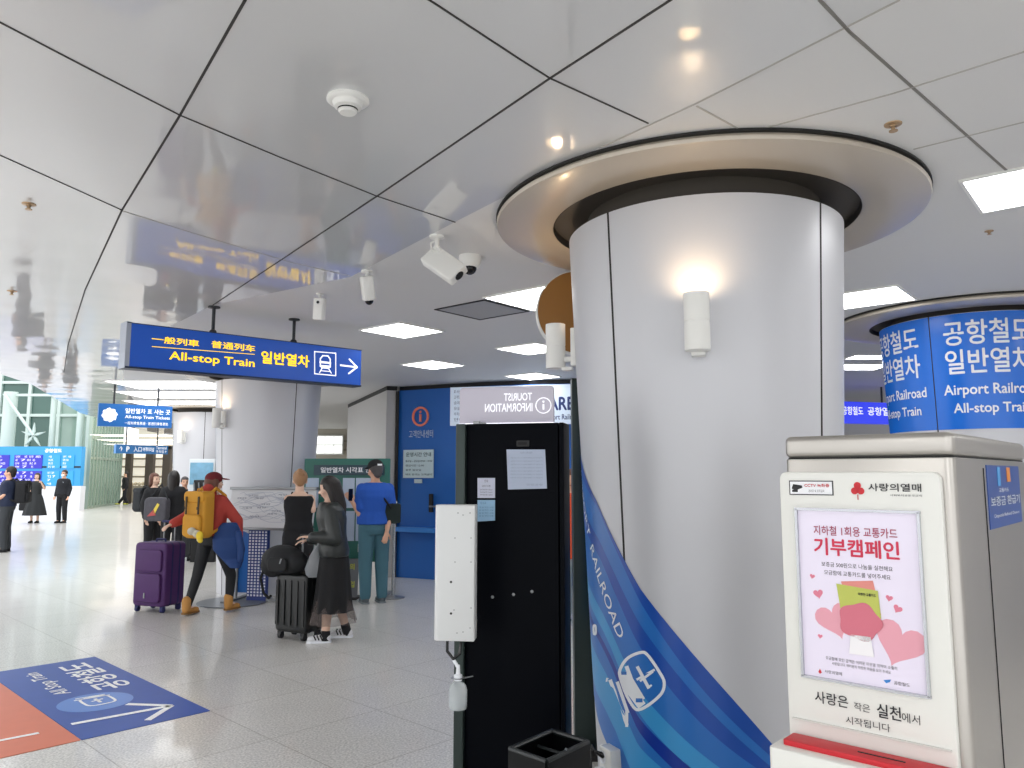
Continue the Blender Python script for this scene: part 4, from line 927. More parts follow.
# map scribble: route lines and station names, printed on the sloping face
mf=lambda X,Z:(X,(Z-zb2)/(zt-zb2)*tilt-.004,Z)
random.seed(11)
def mstroke(mb,pts,wd):
    for p,q in zip(pts,pts[1:]):
        p=Vector(p);q=Vector(q);d=(q-p).normalized();n=Vector((-d.y,d.x))*wd/2
        mb.poly([mf(*a_) for a_ in (p-n,q-n,q+n,p+n)])
ml=M('map_lines','#b3b9c6',.5)
for i in range(14):
    x=random.uniform(.02,.2); z=random.uniform(zb2+.05,zt-.05); pts=[(x,z)]
    while x<MW-.12:
        x+=random.uniform(.05,.2); z=min(zt-.04,max(zb2+.04,z+random.choice([-.06,-.03,0,0,.03,.06]))); pts.append((min(x,MW-.05),z))
    b=MB(); mstroke(b,pts,.005); b.build('route_line',ml,brd,smooth=False)
b=MB()
for i in range(16):
    x=random.uniform(.04,MW-.25); z=random.uniform(zb2+.05,zt-.06); add_text(b,random.choice(['서울역','공덕','홍대입구','김포공항','계양','검암','운서','인천공항','디지털미디어시티']),x,x+.13,z,z+.022,0,0,mf)
b.build('station_name',M('map_ink','#70778a',.5),brd,smooth=False)
# stand
b=MB(); x0,_=hit(t,249,560,.1); x1,_=hit(t,268,560,.1); b.box(((x0+x1)/2,.1,zb2/2),(x1-x0,.06,zb2)); pst=b.build('post',M('post_navy','#2b3f86',.4),t,smooth=False)
b=MB(); n_=6; mm=22
for i in range(n_):
    for j in range(mm): b.box((x0+(x1-x0)*(i+.5)/n_,.068,.06+(zb2-.1)*(j+.5)/mm),((x1-x0)/n_*.55,.006,(zb2-.1)/mm*.6))
b.build('dot_pattern',M('dot_white','#dfe4f2',.5),pst,smooth=False)
b=MB(); xa,_=hit(t,226,560,.1); b.prism([(xa,.12,.10),(x0,.12,.10),(x0,.12,zb2-.1),(xa+.12,.12,zb2-.02),(xa,.12,zb2-.45)],(0,.03,0)); b.build('side_panel',M('panel_azure','#1f6fc4',.35),t,smooth=False)
b=MB()
for x in (.08,MW*.99): b.cyl((x,.1,.03),(x,.1,zb2),.018); b.box((x,.1,.02),(.07,.6,.03))
b.box((MW*.6,.1,.03),(MW*.8,.05,.03)); b.build('leg_frame',m_grey,t)
b=MB(); b.lathe([(0,.0),(.42,0),(.42,.012),(0,.014)],(.12,-.05,.003),n=40); b.build('base_disc',M('disc_grey','#7d8287',.3,.4),t)
# timetable board in green frame
A=at(303,500,10.45); B=at(389,500,10.4); a=math.atan2(B.y-A.y,B.x-A.x); TW2=math.hypot(B.x-A.x,B.y-A.y)
t=thing('timetable_board','green framed timetable board behind the people, right of the grey column','notice board',(A.x,A.y,0),a)
zt=hit(t,345,458.5)[1]; zb2=hit(t,360,562)[1]; zh0=hit(t,345,465)[1]; zh1=hit(t,345,475)[1]
b=MB(); b.box((TW2/2,.04,(zt+zb2)/2),(TW2,.06,zt-zb2)); bo=b.build('backing',M('board_green','#2f6f63',.45),t,bevel=.01)
b=MB(); b.box((TW2*.53,0.0,(zh0+zh1)/2),(TW2*.82,.03,zh0-zh1)); hb=b.build('header',M('header_teal_dark','#183c4a',.4),t,smooth=False)
b=MB(); add_text(b,'일반열차 시각표 안내',TW2*.2,TW2*.85,zh1+.03,zh0-.03,-.018,.02); b.build('lettering',m_wht2,hb,smooth=False)
for i,(px0,px1,py0,py1) in enumerate([(343,354,478,508),(356,371,478,508),(356,371,511,541),(343,354,511,541),(306,318,478,508),(358,372,544,552)]):
    xa,za=hit(t,px0,py0); xb,zb3=hit(t,px1,py1)
    b=MB(); b.box(((xa+xb)/2,0.005,(za+zb3)/2),(xb-xa,.012,za-zb3)); tt=b.build('timetable_sheet',M('sheet_bluegrey','#b9c8dc',.5) if i<5 else m_paper,bo,smooth=False)
for px in (306,385):
    x,_=hit(t,px,560); b=MB(); b.cyl((x,.04,0.03),(x,.04,zb2+.02),.02); b.box((x,.04,.02),(.08,.45,.03)); b.build('leg',m_grey,t)
p=pl(361,588,0); t=thing('floor_stand','low dark floor stand with yellow lettering under the timetable board','sign stand',(p.x,10.2,0),R(-5))
zt=at(361,566,10.2).z
b=MB(); b.prism([(-.13,0,.02),(.13,0,.02),(.13,.05,.5),(-.13,.05,.5)],(0,.02,0)); b.build('panel',M('stand_grey','#6f7276',.5),t,smooth=False)
b=MB(); add_text(b,'주의',-.06,.08,.36,.44,0,.03,lambda X,Z:(X,(Z-.02)/.48*.05-.004,Z)); add_text(b,'출입',-.05,.09,.14,.22,0,.03,lambda X,Z:(X,(Z-.02)/.48*.05-.004,Z)); b.build('lettering',M('yellow_dull','#c9cc4a',.5),t,smooth=False)
b=MB(); b.box((0,.04,.01),(.3,.3,.02)); b.build('foot',m_dark,t)
p=pl(393,598,0); t=thing('stanchion','slim steel belt stanchion in front of the blue wall corner','stanchion',(p.x,p.y,0))
zt=at(393,505,p.y).z
b=MB(); b.lathe([(0,0),(.15,0),(.15,.012),(.05,.03),(.022,.04)],n=30); b.build('base',m_grey,t)
b=MB(); b.cyl((0,0,.03),(0,0,zt),.022); b.build('post',M('post_steel','#a3a7ab',.25,.8),t)
b=MB(); b.lathe([(.022,zt-.02),(.03,zt-.02),(.03,zt+.05),(0,zt+.055)],n=20); b.build('head',m_white,t)
# dark slatted rack and small blue display behind the people at left
p=at(203,525,14.3); t=thing('brochure_rack','dark slatted rack behind the black clothed pair','rack',(p.x,14.3,0))
zt=at(203,480,14.3).z
b=MB(); b.box((0,.15,zt/2),(.44,.25,zt)); b.build('body',m_blackm,t,bevel=.01)
b=MB()
for i in range(5): b.box((-.18+i*.09,.01,zt*.8),(.02,.03,zt*.34),(0,R(-6),0))
b.build('slat',M('slat_grey','#7c8288',.4),t,smooth=False)
p=at(203,465,15.0); t=thing('display_stand','small light blue display stand between two grey columns','display stand',(p.x,15.0,0))
zt=at(203,459,15).z
b=MB(); b.box((0,0,zt/2),(.5,.1,zt)); b.build('board',M('stand_white','#dfe6ea',.5),t,bevel=.01)
b=MB(); b.box((0,-.055,zt-.28),(.44,.02,.42)); b.build('picture',M('stand_sky','#7fb4d2',.5,var=.3,vscale=9),t,smooth=False)
# ---------------------------------------------------------------- people
def fab(name,c,rough=.85,bump=.25,bs=40,var=.08): return M(name,c,rough,bump=bump,bscale=bs,var=var,vscale=7)
m_skin=M('skin','#d9a98e',.5,var=.03); m_skin2=M('skin_pale','#e3bda6',.5,var=.03)
def person(label,loc,yaw,H,pose,top,bottom,shoes,hair,skin=m_skin,vox=.010,head=(0,0),female=True,fat=1.0,lean=0,eyes=True):
    """pose: joints as photograph points + depth offset -> turned into the figure's own frame"""
    yw=R(yaw); t=thing('person',label,'person',(loc[0],loc[1],0),yw); inv=Matrix.Rotation(-yw,3,'Z'); s=H/1.7; W=fat
    def J(q):
        p=at(q[0],q[1],loc[1]+(q[2] if len(q)>2 else 0))-Vector((loc[0],loc[1],0)); return inv@p
    sw=.138 if female else .158; sh=Vector((0,lean*.5,1.385))*s; hp=Vector((0,0,.91))*s
    JT={}
    for sd,sg in (('l',1),('r',-1)):
        JT['s'+sd]=Vector((sg*sw*W,lean*.48,1.352))*s; JT['h'+sd]=Vector((sg*.088*W,0,.90))*s
        JT['k'+sd]=Vector((sg*.10,-.02,.49))*s; JT['a'+sd]=Vector((sg*.10,.02,.085))*s
        JT['e'+sd]=Vector((sg*(sw+.055)*W,.03+lean*.4,1.10))*s; JT['w'+sd]=Vector((sg*(sw+.06)*W,-.05,.86))*s
    for k_,v in pose.items(): JT[k_]=J(v)
    for sd in 'lr':                      # keep limb lengths human
        for a_,b_,L_ in (('s','e',.285),('e','w',.25),('h','k',.42),('k','a',.41)):
            A_,B_=JT[a_+sd],JT[b_+sd]; d=B_-A_; mx=L_*s*1.06
            if d.length>mx and a_ in 'se': JT[b_+sd]=A_+d.normalized()*mx
    def torso(mb,inf,z0,z1,k=1.0):
        base=[(.80,.13,.095),(.86,.165,.115),(.93,.172,.12),(1.0,.155,.11),(1.08,.14,.102),(1.16,.146,.108),(1.26,.165,.12),(1.34,.163,.108),(1.39,.13,.088),(1.425,.075,.066)]
        if not female: base=[(z,rx*(1.0 if z<1 else 1.13),ry*1.1) for z,rx,ry in base]
        def ip(z):
            for (a,b_,c_),(a2,b2,c2) in zip(base,base[1:]):
                if z<=a2: f=max(0,(z-a)/(a2-a)); return b_+(b2-b_)*f,c_+(c2-c_)*f
            return base[-1][1:]
        zs=[z for z,_,_ in base if z0<z<z1]; zs=[z0]+zs+[z1]
        mb.loft([(0,lean*max(0,z-.9),z*s,(ip(z)[0]*W*k+inf)*s,(ip(z)[1]*W*k+inf)*s) for z in zs],n=28)
    # head frame
    hy,hpit=R(head[0]),R(head[1]); pv=Vector((0,lean*.55,1.46))*s; HR=Euler((hpit,0,hy)).to_matrix()
    HP=lambda x,y,z:pv+HR@(Vector((x,y,z))*s)
    er=(hpit,0,hy)
    b=MB(); torso(b,0,.82,1.43)
    b.cap(Vector((0,lean*.52,1.38))*s,HP(0,0,.06),.058*s,.05*s)
    b.sph(HP(0,.012,.135),.092*s,.86,1.03,1.06,er); b.sph(HP(0,-.028,.075),.062*s,.88,.95,1.05,er); b.sph(HP(0,-.045,.035),.03*s,1,1,.8,er)
    b.cap(HP(0,-.082,.115),HP(0,-.10,.085),.010*s,.014*s,8)
    for sg in (-1,1): b.sph(HP(sg*.080,.01,.10),.026*s,.4,.8,1.2,er); b.sph(HP(sg*.04,-.055,.085),.028*s,1,1,1,er)
    for sd,sg in (('l',1),('r',-1)):
        S,E_,Wr=JT['s'+sd],JT['e'+sd],JT['w'+sd]
        b.chain([S,E_,Wr],[.046*s*W,.038*s*W,.026*s]); 
        d=(Wr-E_).normalized(); up=Vector((sg*1,0,0)); 
        sv=d.cross(Vector((0,1,0)) if abs(d.y)<.8 else Vector((0,0,1))).normalized(); pn=d.cross(sv).normalized()
        if pn.y>0 and abs(pn.y)>.2: pn=-pn
        # palm
        for q in (-.022,-.007,.008,.023): b.cap(Wr+d*.01*s+sv*q*.6*s,Wr+d*.085*s+sv*q*s,.013*s,.012*s,8)
        cu=pose.get('curl',.5) if False else .55
        for q,L_ in ((-.030,.058),(-.010,.072),(.011,.068),(.031,.054)):
            p0=Wr+d*.088*s+sv*q*s; p1=p0+(d+pn*cu*.5).normalized()*L_*.5*s; p2=p1+(d*.8+pn*cu*1.4).normalized()*L_*.5*s
            b.chain([p0,p1,p2],[.0095*s,.009*s,.0078*s],8)
        ts=-1 if sg>0 else 1
        p0=Wr+d*.03*s+sv*ts*-.026*s; p1=p0+(d*.7-sv*ts*.8+pn*.3).normalized()*.036*s; p2=p1+(d*.95-sv*ts*.2+pn*.4).normalized()*.03*s; b.chain([p0,p1,p2],[.0125*s,.011*s,.009*s],8)
        Hh,Kk,Aa=JT['h'+sd],JT['k'+sd],JT['a'+sd]
        b.chain([Hh,Kk,Aa],[.085*s*W,.055*s*W,.037*s])
        b.cap(Aa,Aa+Vector((0,-.12,-.045))*s,.035*s,.025*s)
    b.build('body',skin,t,remesh=vox,sm=3)
    if eyes:
        for sg in (-1,1):
            b=MB(); b.sph(HP(sg*.031,-.083,.118),.0095*s,1.3,.6,.8,er,u=10,v=6); b.build('eye',M('eye_dark','#1d1512',.3),t)
            b=MB(); b.sph(HP(sg*.031,-.086,.136),.013*s,1.3,.5,.25,er,u=10,v=6); b.build('eyebrow',M('brow','#2c1e18',.7),t)
        b=MB(); b.sph(HP(0,-.084,.052),.017*s,1.2,.5,.35,er,u=10,v=6); b.build('mouth',M('lips','#b0605a',.5),t)
    # top
    tc,sleeve,hem,loose=top[:4]; 
    b=MB()
    tz=1.425 if sleeve!='none' else 1.385
    torso(b,.012+loose,hem,tz)
    if sleeve!='none':
        for sd in 'lr':
            S,E_,Wr=JT['s'+sd],JT['e'+sd],JT['w'+sd]
            if sleeve=='long': b.chain([S+(E_-S)*.02,E_,E_.lerp(Wr,.9)],[(.052+loose*.7)*s*W,(.048+loose)*s*W,(.036+loose*.8)*s])
            else: b.cap(S,S.lerp(E_,.72),(.052+loose*.6)*s*W,(.053+loose)*s*W)
    else:
        for sg in (-1,1): b.cap(Vector((sg*.09,-.06+lean*.4,1.33))*s,Vector((sg*.085,.0+lean*.45,1.425))*s,.02*s,.016*s); b.cap(Vector((sg*.085,.0+lean*.45,1.425))*s,Vector((sg*.09,.07+lean*.4,1.33))*s,.016*s,.02*s)
    b.build(top[4],tc,t,remesh=vox*1.15,sm=3)
    # bottom
    kind,bc=bottom[0],bottom[1]
    b=MB()
    if kind in ('trousers','leggings'):
        e=.022 if kind=='trousers' else .006
        torso(b,.012,.81,1.0)
        for sd in 'lr':
            Hh,Kk,Aa=JT['h'+sd],JT['k'+sd],JT['a'+sd]
            b.chain([Hh,Kk,Aa+(Kk-Aa)*.03],[(.09+e*.5)*s*W,(.058+e)*s*W,(.040+e*1.2)*s])
        b.build(kind,bc,t,remesh=vox*1.15,sm=3)
    else:
        hz,w1_=bottom[2],bottom[3]; n=60; rows=[]
        for zf in (0,.25,.5,.75,1):
            z=1.03+(hz-1.03)*zf; row=[]
            for i in range(n):
                a_=2*PI*i/n; rr=(.145+(w1_-.145)*zf**.75)*(1+.06*zf*math.sin(a_*9+zf)); row.append(b.bm.verts.new((rr*math.cos(a_)*s*1.02*W,rr*.85*math.sin(a_)*s*W,z*s)))
            rows.append(row)
        for r0_,r1_ in zip(rows,rows[1:]):
            for i in range(n): b.bm.faces.new((r0_[i],r0_[(i+1)%n],r1_[(i+1)%n],r1_[i]))
        b.bm.faces.new(rows[0]); b.build('skirt',bc,t)
    # shoes
    for sd in 'lr':
        A_=JT['a'+sd]; b=MB(); tz=pose.get('toe',None); z=max(A_.z-.085*s,.0)
        g=Vector((A_.x,A_.y,0))
        bx=shoes[1] if len(shoes)>1 else 0
        b.sph(g+Vector((0,.015,.045+z))*1,.045*s,.95,1,.95); b.cap(g+Vector((0,.0,.045+z)),g+Vector((0,-.12*s,.035+z)),.042*s,.036*s); b.sph(g+Vector((0,-.135*s,.036+z)),.042*s,1.05,1.1,.78)
        if bx: b.cap(A_+Vector((0,.01,-.02)),A_+Vector((0,.01,bx)),.052*s,.056*s)
        o=b.build('shoe',shoes[0],t,remesh=.010,sm=2)
        b=MB(); b.rslab(A_.x-.046*s,A_.x+.046*s,A_.y-.185*s,A_.y+.065*s,.002+z,.020+z,r=.04*s); b.build('sole',shoes[2] if len(shoes)>2 else m_dark,o)
        if len(shoes)>3:
            for i in range(3):
                for sg in (-1,1): b=MB(); b.box((A_.x+sg*.043*s,A_.y-.035*s-i*.03,.055+z),(.008,.012,.05),(R(25),0,0)); b.build('stripe',shoes[3],o,smooth=False)
    # hair
    hk,hc=hair[0],hair[1]
    b=MB(); b.sph(HP(0,.022,.148),.100*s,.90,1.02,1.0,er); 
    if hk=='long':
        b.chain([HP(0,.06,.13),HP(0,.075,.02),HP(0,.085,-.10),HP(0,.085,-.2)],[.085*s,.075*s,.065*s,.04*s]); 
        for sg in (-1,1): b.chain([HP(sg*.055,.02,.15),HP(sg*.075,.025,.05),HP(sg*.075,.03,-.07)],[.045*s,.036*s,.024*s])
    elif hk=='bun':
        b.sph(HP(.01,.10,.215),.042*s); b.sph(HP(-.02,.115,.195),.03*s); b.cap(HP(0,.045,.12),HP(0,.05,.09),.068*s,.055*s)
    elif hk=='medium':
        b.chain([HP(0,.05,.12),HP(0,.06,.02)],[.08*s,.065*s]); 
        for sg in (-1,1): b.chain([HP(sg*.055,.02,.14),HP(sg*.072,.02,.03)],[.045*s,.03*s])
    elif hk=='short': b.chain([HP(0,.05,.12),HP(0,.06,.06)],[.07*s,.05*s])
    ob=b.build('hair',hc,t,remesh=vox,sm=2)
    # keep the face clear: pull hair back where it would cover it
    ih=HR.inverted()
    for v in ob.data.vertices:
        q=ih@(v.co-pv)/s
        if q.y<-.045 and q.z<.165 and abs(q.x)<.07: v.co=pv+HR@(Vector((q.x,-.045+(q.y+.045)*.12+.02,q.z))*s)
    return t,JT,HP,er,s
def cap_hat(t,HP,er,s,mat,name='cap'):
    b=MB(); b.sph(HP(0,.015,.165),.104*s,.92,1.04,.80,er); 
    o=b.build(name,mat,t,remesh=.008,sm=2)
    b=MB(); b.sph(HP(0,-.115,.158),.075*s,.95,.95,.13,(er[0]+.12,0,er[2])); b.build('brim',mat,o)
    return o
def wpt(t,v): return Matrix.Translation(t.location)@Euler(t.rotation_euler).to_matrix().to_4x4()@Vector(v)
def backpack(label,t,mat,w_=.30,h_=.44,d_=.17,z=1.16,y=.22,x=0,strap=None,parts=True,rz=0):
    p=wpt(t,(x,y,0)); o=thing('backpack',label,'backpack',(p.x,p.y,z-h_/2),t.rotation_euler.z+rz)
    b=MB(); b.rprism(-w_/2,w_/2,0,h_,-d_/2,d_/2,r=.07,n=6); b.build('main_bag',mat,o,bevel=.03)
    b=MB(); b.rprism(-w_*.40,w_*.40,.02,h_*.52,d_/2-.01,d_/2+.045,r=.05,n=5); b.build('front_pocket',mat,o,bevel=.018)
    b=MB(); b.rprism(-w_*.46,w_*.46,h_*.78,h_+.015,-d_/2-.004,d_/2+.02,r=.05,n=5); b.build('top_flap',mat,o,bevel=.015)
    sm_=strap or mat
    for sg in (-1,1):
        b=MB(); b.chain([(sg*.09,-d_/2,h_*.98),(sg*.105,-d_/2-.06,h_+.045),(sg*.115,-d_/2-.20,h_*.92),(sg*.13,-d_/2-.23,h_*.6),(sg*.15,-d_/2-.08,h_*.18),(sg*.13,-d_/2+.02,h_*.1)],[.018]*6,8); b.build('shoulder_strap',sm_,o)
        b=MB(); b.box((sg*w_*.28,d_/2+.03,h_*.72),(.02,.012,.2)); b.box((sg*w_*.28,d_/2+.036,h_*.66),(.03,.012,.03)); b.build('buckle_strap',M('strap_dark','#4a3a20',.7) if mat.name=='pack_yellow' else m_blackm,o,smooth=False)
    b=MB(); b.chain([(-.04,0,h_+.01),(-.03,0,h_+.04),(.03,0,h_+.04),(.04,0,h_+.01)],[.008]*4,8); b.build('grab_handle',sm_,o)
    return o
def suitcase(label,loc,rz,w_,d_,h_,mat,trim,hz=0,ribs=False,pockets=True,sidem=None):
    o=thing('suitcase',label,'suitcase',(loc[0],loc[1],0),R(rz))
    b=MB(); b.rprism(-w_/2,w_/2,.07,h_,-d_/2,d_/2,r=.05,n=6); b.build('shell',mat,o,bevel=.028)
    if pockets:
        b=MB(); b.rprism(-w_*.40,w_*.40,.12,h_*.56,-d_/2-.035,-d_/2+.01,r=.04,n=5); b.build('lower_pocket',mat,o,bevel=.015)
        b=MB(); b.rprism(-w_*.40,w_*.40,h_*.59,h_-.08,-d_/2-.028,-d_/2+.01,r=.04,n=5); b.build('upper_pocket',mat,o,bevel=.012)
        b=MB(); b.box((-w_*.05,-d_/2-.038,.2),(.018,.01,.06)); b.build('luggage_badge',m_grey,o)
    if ribs:
        for i in range(5): b=MB(); b.rprism(-w_*.42+i*w_*.21-.015,-w_*.42+i*w_*.21+.015,.14,h_-.06,-d_/2-.010,-d_/2+.01,r=.01,n=3); b.build('rib',mat,o)
    b=MB(); 
    for y in (-d_*.18,d_*.18): b.rprism(-w_/2-.004,w_/2+.004,.066,h_+.004,y-.008,y+.008,r=.053,n=6)
    b.build('zip_band',trim,o,smooth=True)
    for sx in (-1,1):
        for sy in (-1,1):
            b=MB(); b.cyl((sx*(w_/2-.05)-.018,sy*(d_/2-.04),.032),(sx*(w_/2-.05)+.018,sy*(d_/2-.04),.032),.03); b.box((sx*(w_/2-.05),sy*(d_/2-.04),.062),(.045,.045,.035)); b.build('wheel',trim,o)
    b=MB(); b.chain([(-.07,0,h_-.01),(-.06,0,h_+.03),(.06,0,h_+.03),(.07,0,h_-.01)],[.011]*4,8); b.build('carry_handle',trim,o)
    if hz:
        b=MB()
        for sx in (-.08,.08): b.cyl((sx,d_/2-.035,h_-.04),(sx,d_/2-.035,hz),.009,seg=10)
        b.build('telescopic_pole',m_grey,o); b=MB(); b.cap((-.1,d_/2-.035,hz),(.1,d_/2-.035,hz),.016,.016,10); b.build('pull_grip',trim,o)
    return o
k_black=fab('cloth_black','#141519'); k_blk2=fab('cloth_charcoal','#23262a'); h_dark=M('hair_dark','#1a1412',.45,bump=.5,bscale=90); h_brown=M('hair_brown','#5c3526',.5,bump=.5,bscale=90); h_blond=M('hair_light_brown','#a87f5a',.5,bump=.5,bscale=90); h_grey=M('hair_grey','#4c484a',.5,bump=.5,bscale=90)
# woman with the yellow backpack and red cap
lo=pl(209,613,0); 
t,JT,HP,er,s_=person('person in red cap and rust red jacket walking away, tan boots',lo,158,1.62,dict(al=(187,607,-.15),kl=(197,577,-.05),ar=(229,603,.1),kr=(231,575,.1),el=(184,519,-.12),wl=(172,524,-.28),er=(241,526,.0),wr=(239,549,-.02)),
  (fab('jacket_rust','#b4433a'),'long',.93,.022,'jacket'),('leggings',fab('leggings_black','#16181c',.7)),(fab('boot_tan','#c08a48',.7,.2),.07,M('sole_tan','#8a6535',.7)),('medium',M('hair_auburn','#6a4030',.5,bump=.4,bscale=90)),m_skin2,head=(-25,0))
cap_hat(t,HP,er,s_,fab('cap_maroon','#6e1c22'))
b=MB(); b.cap((0,.08,1.36),(0,.10,1.42),.085,.07); b.build('hood',fab('jacket_rust','#b4433a'),t,remesh=.012,sm=3)
bp=backpack('mustard yellow backpack worn by the person in the red cap',t,fab('pack_yellow','#cf9428',.7,.2),w_=.32,h_=.52,d_=.16,z=1.13,y=.225)
p=wpt(t,(-.11,.36,0)); o=thing('plush_keyring','small grey and yellow plush charm dangling from the mustard backpack','keyring',(p.x,p.y,.88),0)
b=MB(); b.sph((0,0,.05),.045,1,.8,1); b.sph((-.06,0,.08),.05,1,.7,.9); b.sph((.03,0,-.01),.03); b.build('plush_body',fab('plush_grey','#c9c4b2'),o,remesh=.008,sm=2)
b=MB(); b.sph((.04,-.02,.03),.045,.9,.7,1.2); b.sph((.05,-.02,-.02),.03); b.build('yellow_tag',fab('plush_yellow','#e8c93a'),o,remesh=.008,sm=2)
p=at(224,547,lo.y-.12); o=thing('folded_jacket','blue jacket carried hanging over the right arm of the capped person','jacket',(p.x,p.y,0),R(10))
b=MB(); z1=at(226,522,lo.y).z; z0=at(235,567,lo.y).z
rows=[]
for i,(f,xa,xb) in enumerate([(0,-.03,.13),(.15,-.10,.17),(.35,-.13,.19),(.6,-.12,.21),(.82,-.02,.22),(1,.08,.20)]):
    z=z1+(z0-z1)*f; rows.append(((xa+xb)/2,.03*math.sin(i*2),z,(xb-xa)/2,.055+.01*math.sin(i)))
b.loft(rows,n=24); b.build('jacket_cloth',fab('jacket_blue','#1d3f78',.7,.6,14),o,remesh=.012,sm=2)
b=MB(); b.chain([(.16,-.04,z1-.12),(.20,-.05,z1-.3),(.19,-.03,z1-.42)],[.04,.045,.035]); b.build('sleeve',fab('jacket_blue','#1d3f78'),o,remesh=.012,sm=2)
lo2=pl(152,612,0); suitcase('large purple soft suitcase with navy sides, pulled by the capped person',(lo2.x+.02,lo2.y+.1),-18,.46,.33,.80,fab('case_purple','#4a2460',.6,.15,30),fab('case_navy','#1c2058',.6),hz=1.03)
# dark hooded person and the long haired one with bags, further back
P5=Vector((at(155,480,14.0).x,14.0,0)); P6=Vector((at(174,480,13.4).x,13.4,0)); P7=Vector((at(185,480,15.4).x,15.4,0))
t5,*_r=person('person with brown shoulder hair in black clothes, left of the hooded one',P5,65,1.62,dict(),(k_black,'long',.85,.03,'jacket'),('trousers',k_black),(k_black,0),('medium',h_brown),m_skin2,vox=.014,head=(0,0))
backpack('large black backpack on the brown haired person, far left of the pair',t5,k_blk2,w_=.34,h_=.42,d_=.2,z=1.13,y=.25)
t6,JT,HP,er,s_=person('person with long black hair and black coat, reaching to the right',P6,190,1.66,dict(er=(184,497,.1),wr=(192,495,.2)),(k_black,'long',.80,.03,'coat'),('trousers',k_black),(k_black,0),('long',h_dark),vox=.014,eyes=False)
p=at(159,509,13.2); o=thing('shoulder_bag','grey mesh bag with yellow and red pattern hung beside the black coat','bag',(p.x,13.15,p.z-.2),R(-10))
b=MB(); b.rprism(-.22,.2,0,.40,-.07,.07,r=.09,n=6); b.build('bag_body',M('mesh_grey','#403f47',.6,bump=.5,bscale=60,var=.35,vscale=14),o,bevel=.03)
b=MB(); b.prism([(.0,-.078,.12),(.08,-.078,.28),(.04,-.078,.30),(-.06,-.078,.14)],(0,.006,0)); b.build('yellow_patch',M('patch_yellow','#d9c34a',.6),o,smooth=False)
b=MB(); b.prism([(-.14,-.078,.08),(.02,-.078,.10),(-.02,-.078,.2)],(0,.006,0)); b.build('red_patch',M('patch_red','#b04a48',.6),o,smooth=False)
b=MB(); b.chain([(-.16,0,.36),(.02,.05,.62),(.18,0,.36)],[.012]*3,8); b.build('strap',k_blk2,o)
person('grey haired person half hidden behind the black coated one',P7,30,1.55,dict(),(k_blk2,'long',.85,.02,'jacket'),('trousers',k_blk2),(k_black,0),('short',h_grey),m_skin,vox=.016)
p=pl(184,560,0); suitcase('small dark grey suitcase standing beside the black coated person',(p.x,p.y-.1),10,.36,.24,.62,fab('case_dark','#2b2e31',.5,.1),m_blackm,pockets=False,ribs=True)
# people out in the bright hall
lo=pl(4,552,0)
t,JT,HP,er,s_=person('man in navy shirt cut by the left frame edge, wearing a backpack',lo,-75,1.76,dict(el=(6,494,-.15),wl=(-6,502,-.25)),(fab('shirt_navy','#18233c'),'short',.9,.012,'shirt'),('trousers',fab('trousers_slate','#33373b')),(k_black,0),('short',h_dark),m_skin,vox=.014,female=False)
backpack('black backpack on the man at the left frame edge',t,k_black,w_=.32,h_=.46,d_=.2,z=1.22,y=.26)
lo=pl(34,523,0)
t,JT,HP,er,s_=person('woman in a long black dress raising a hand to her mouth',lo,8,1.64,dict(el=(46,491,-.15),wl=(41.5,483,-.28)),(fab('dress_black','#26292b'),'short',.98,.014,'dress_top'),('skirt',fab('dress_black','#26292b'),.26,.36),(k_black,0),('medium',h_dark),m_skin2,vox=.016)
p=at(24,507,lo.y-.1); o=thing('handbag','black handbag hanging beside the woman in the black dress','handbag',(p.x,p.y,p.z-.12),0)
b=MB(); b.rprism(-.15,.15,0,.24,-.05,.05,r=.05); b.build('bag_body',k_black,o,bevel=.02); b=MB(); b.chain([(-.1,0,.22),(0,0,.45),(.1,0,.22)],[.01]*3,8); b.build('handle',k_black,o)
lo=pl(61,523,0)
t,JT,HP,er,s_=person('man in black sweater and black trousers with white face mask',lo,-5,1.74,dict(),(fab('sweater_black','#181b22'),'long',.9,.018,'sweater'),('trousers',fab('trousers_black','#15171c')),(k_black,0),('short',h_dark),m_skin,vox=.016,female=False)
b=MB(); b.sph(HP(0,-.05,.062),.062*s_,.95,.85,.85,er); b.build('face_mask',M('mask_white','#eef1f4',.6),t,remesh=.008,sm=1)
b=MB(); b.box((.07,-.145,1.30*s_),(.05,.01,.03)); b.build('badge',M('badge_grey','#8d96a0',.5),t,smooth=False)
lo=pl(124,506,0)
person('small distant person in black walking left past the glass screen',lo,-60,1.72,dict(al=(119,503,0),ar=(127,503,.1)),(k_black,'long',.88,.02,'jacket'),('trousers',k_black),(M('shoe_yellow_reflection','#c9cf3a',.5),0),('short',h_dark),m_skin,vox=.022,female=False)  # yellow floor reflection at the feet is put into the shoe colour
# woman in black vest at the map
P9=Vector((at(300,480,9.15).x,9.15,0))
t,JT,HP,er,s_=person('person in black sleeveless top with light brown bun, facing the map',P9,200,1.65,dict(er=(313,510,.0),wr=(310,497,.25),el=(293,520,.05),wl=(297,536,.1)),(fab('vest_black','#111216'),'none',.97,.006,'vest_top'),('trousers',k_black),(k_black,0),('bun',h_blond),m_skin2,vox=.010,eyes=False)
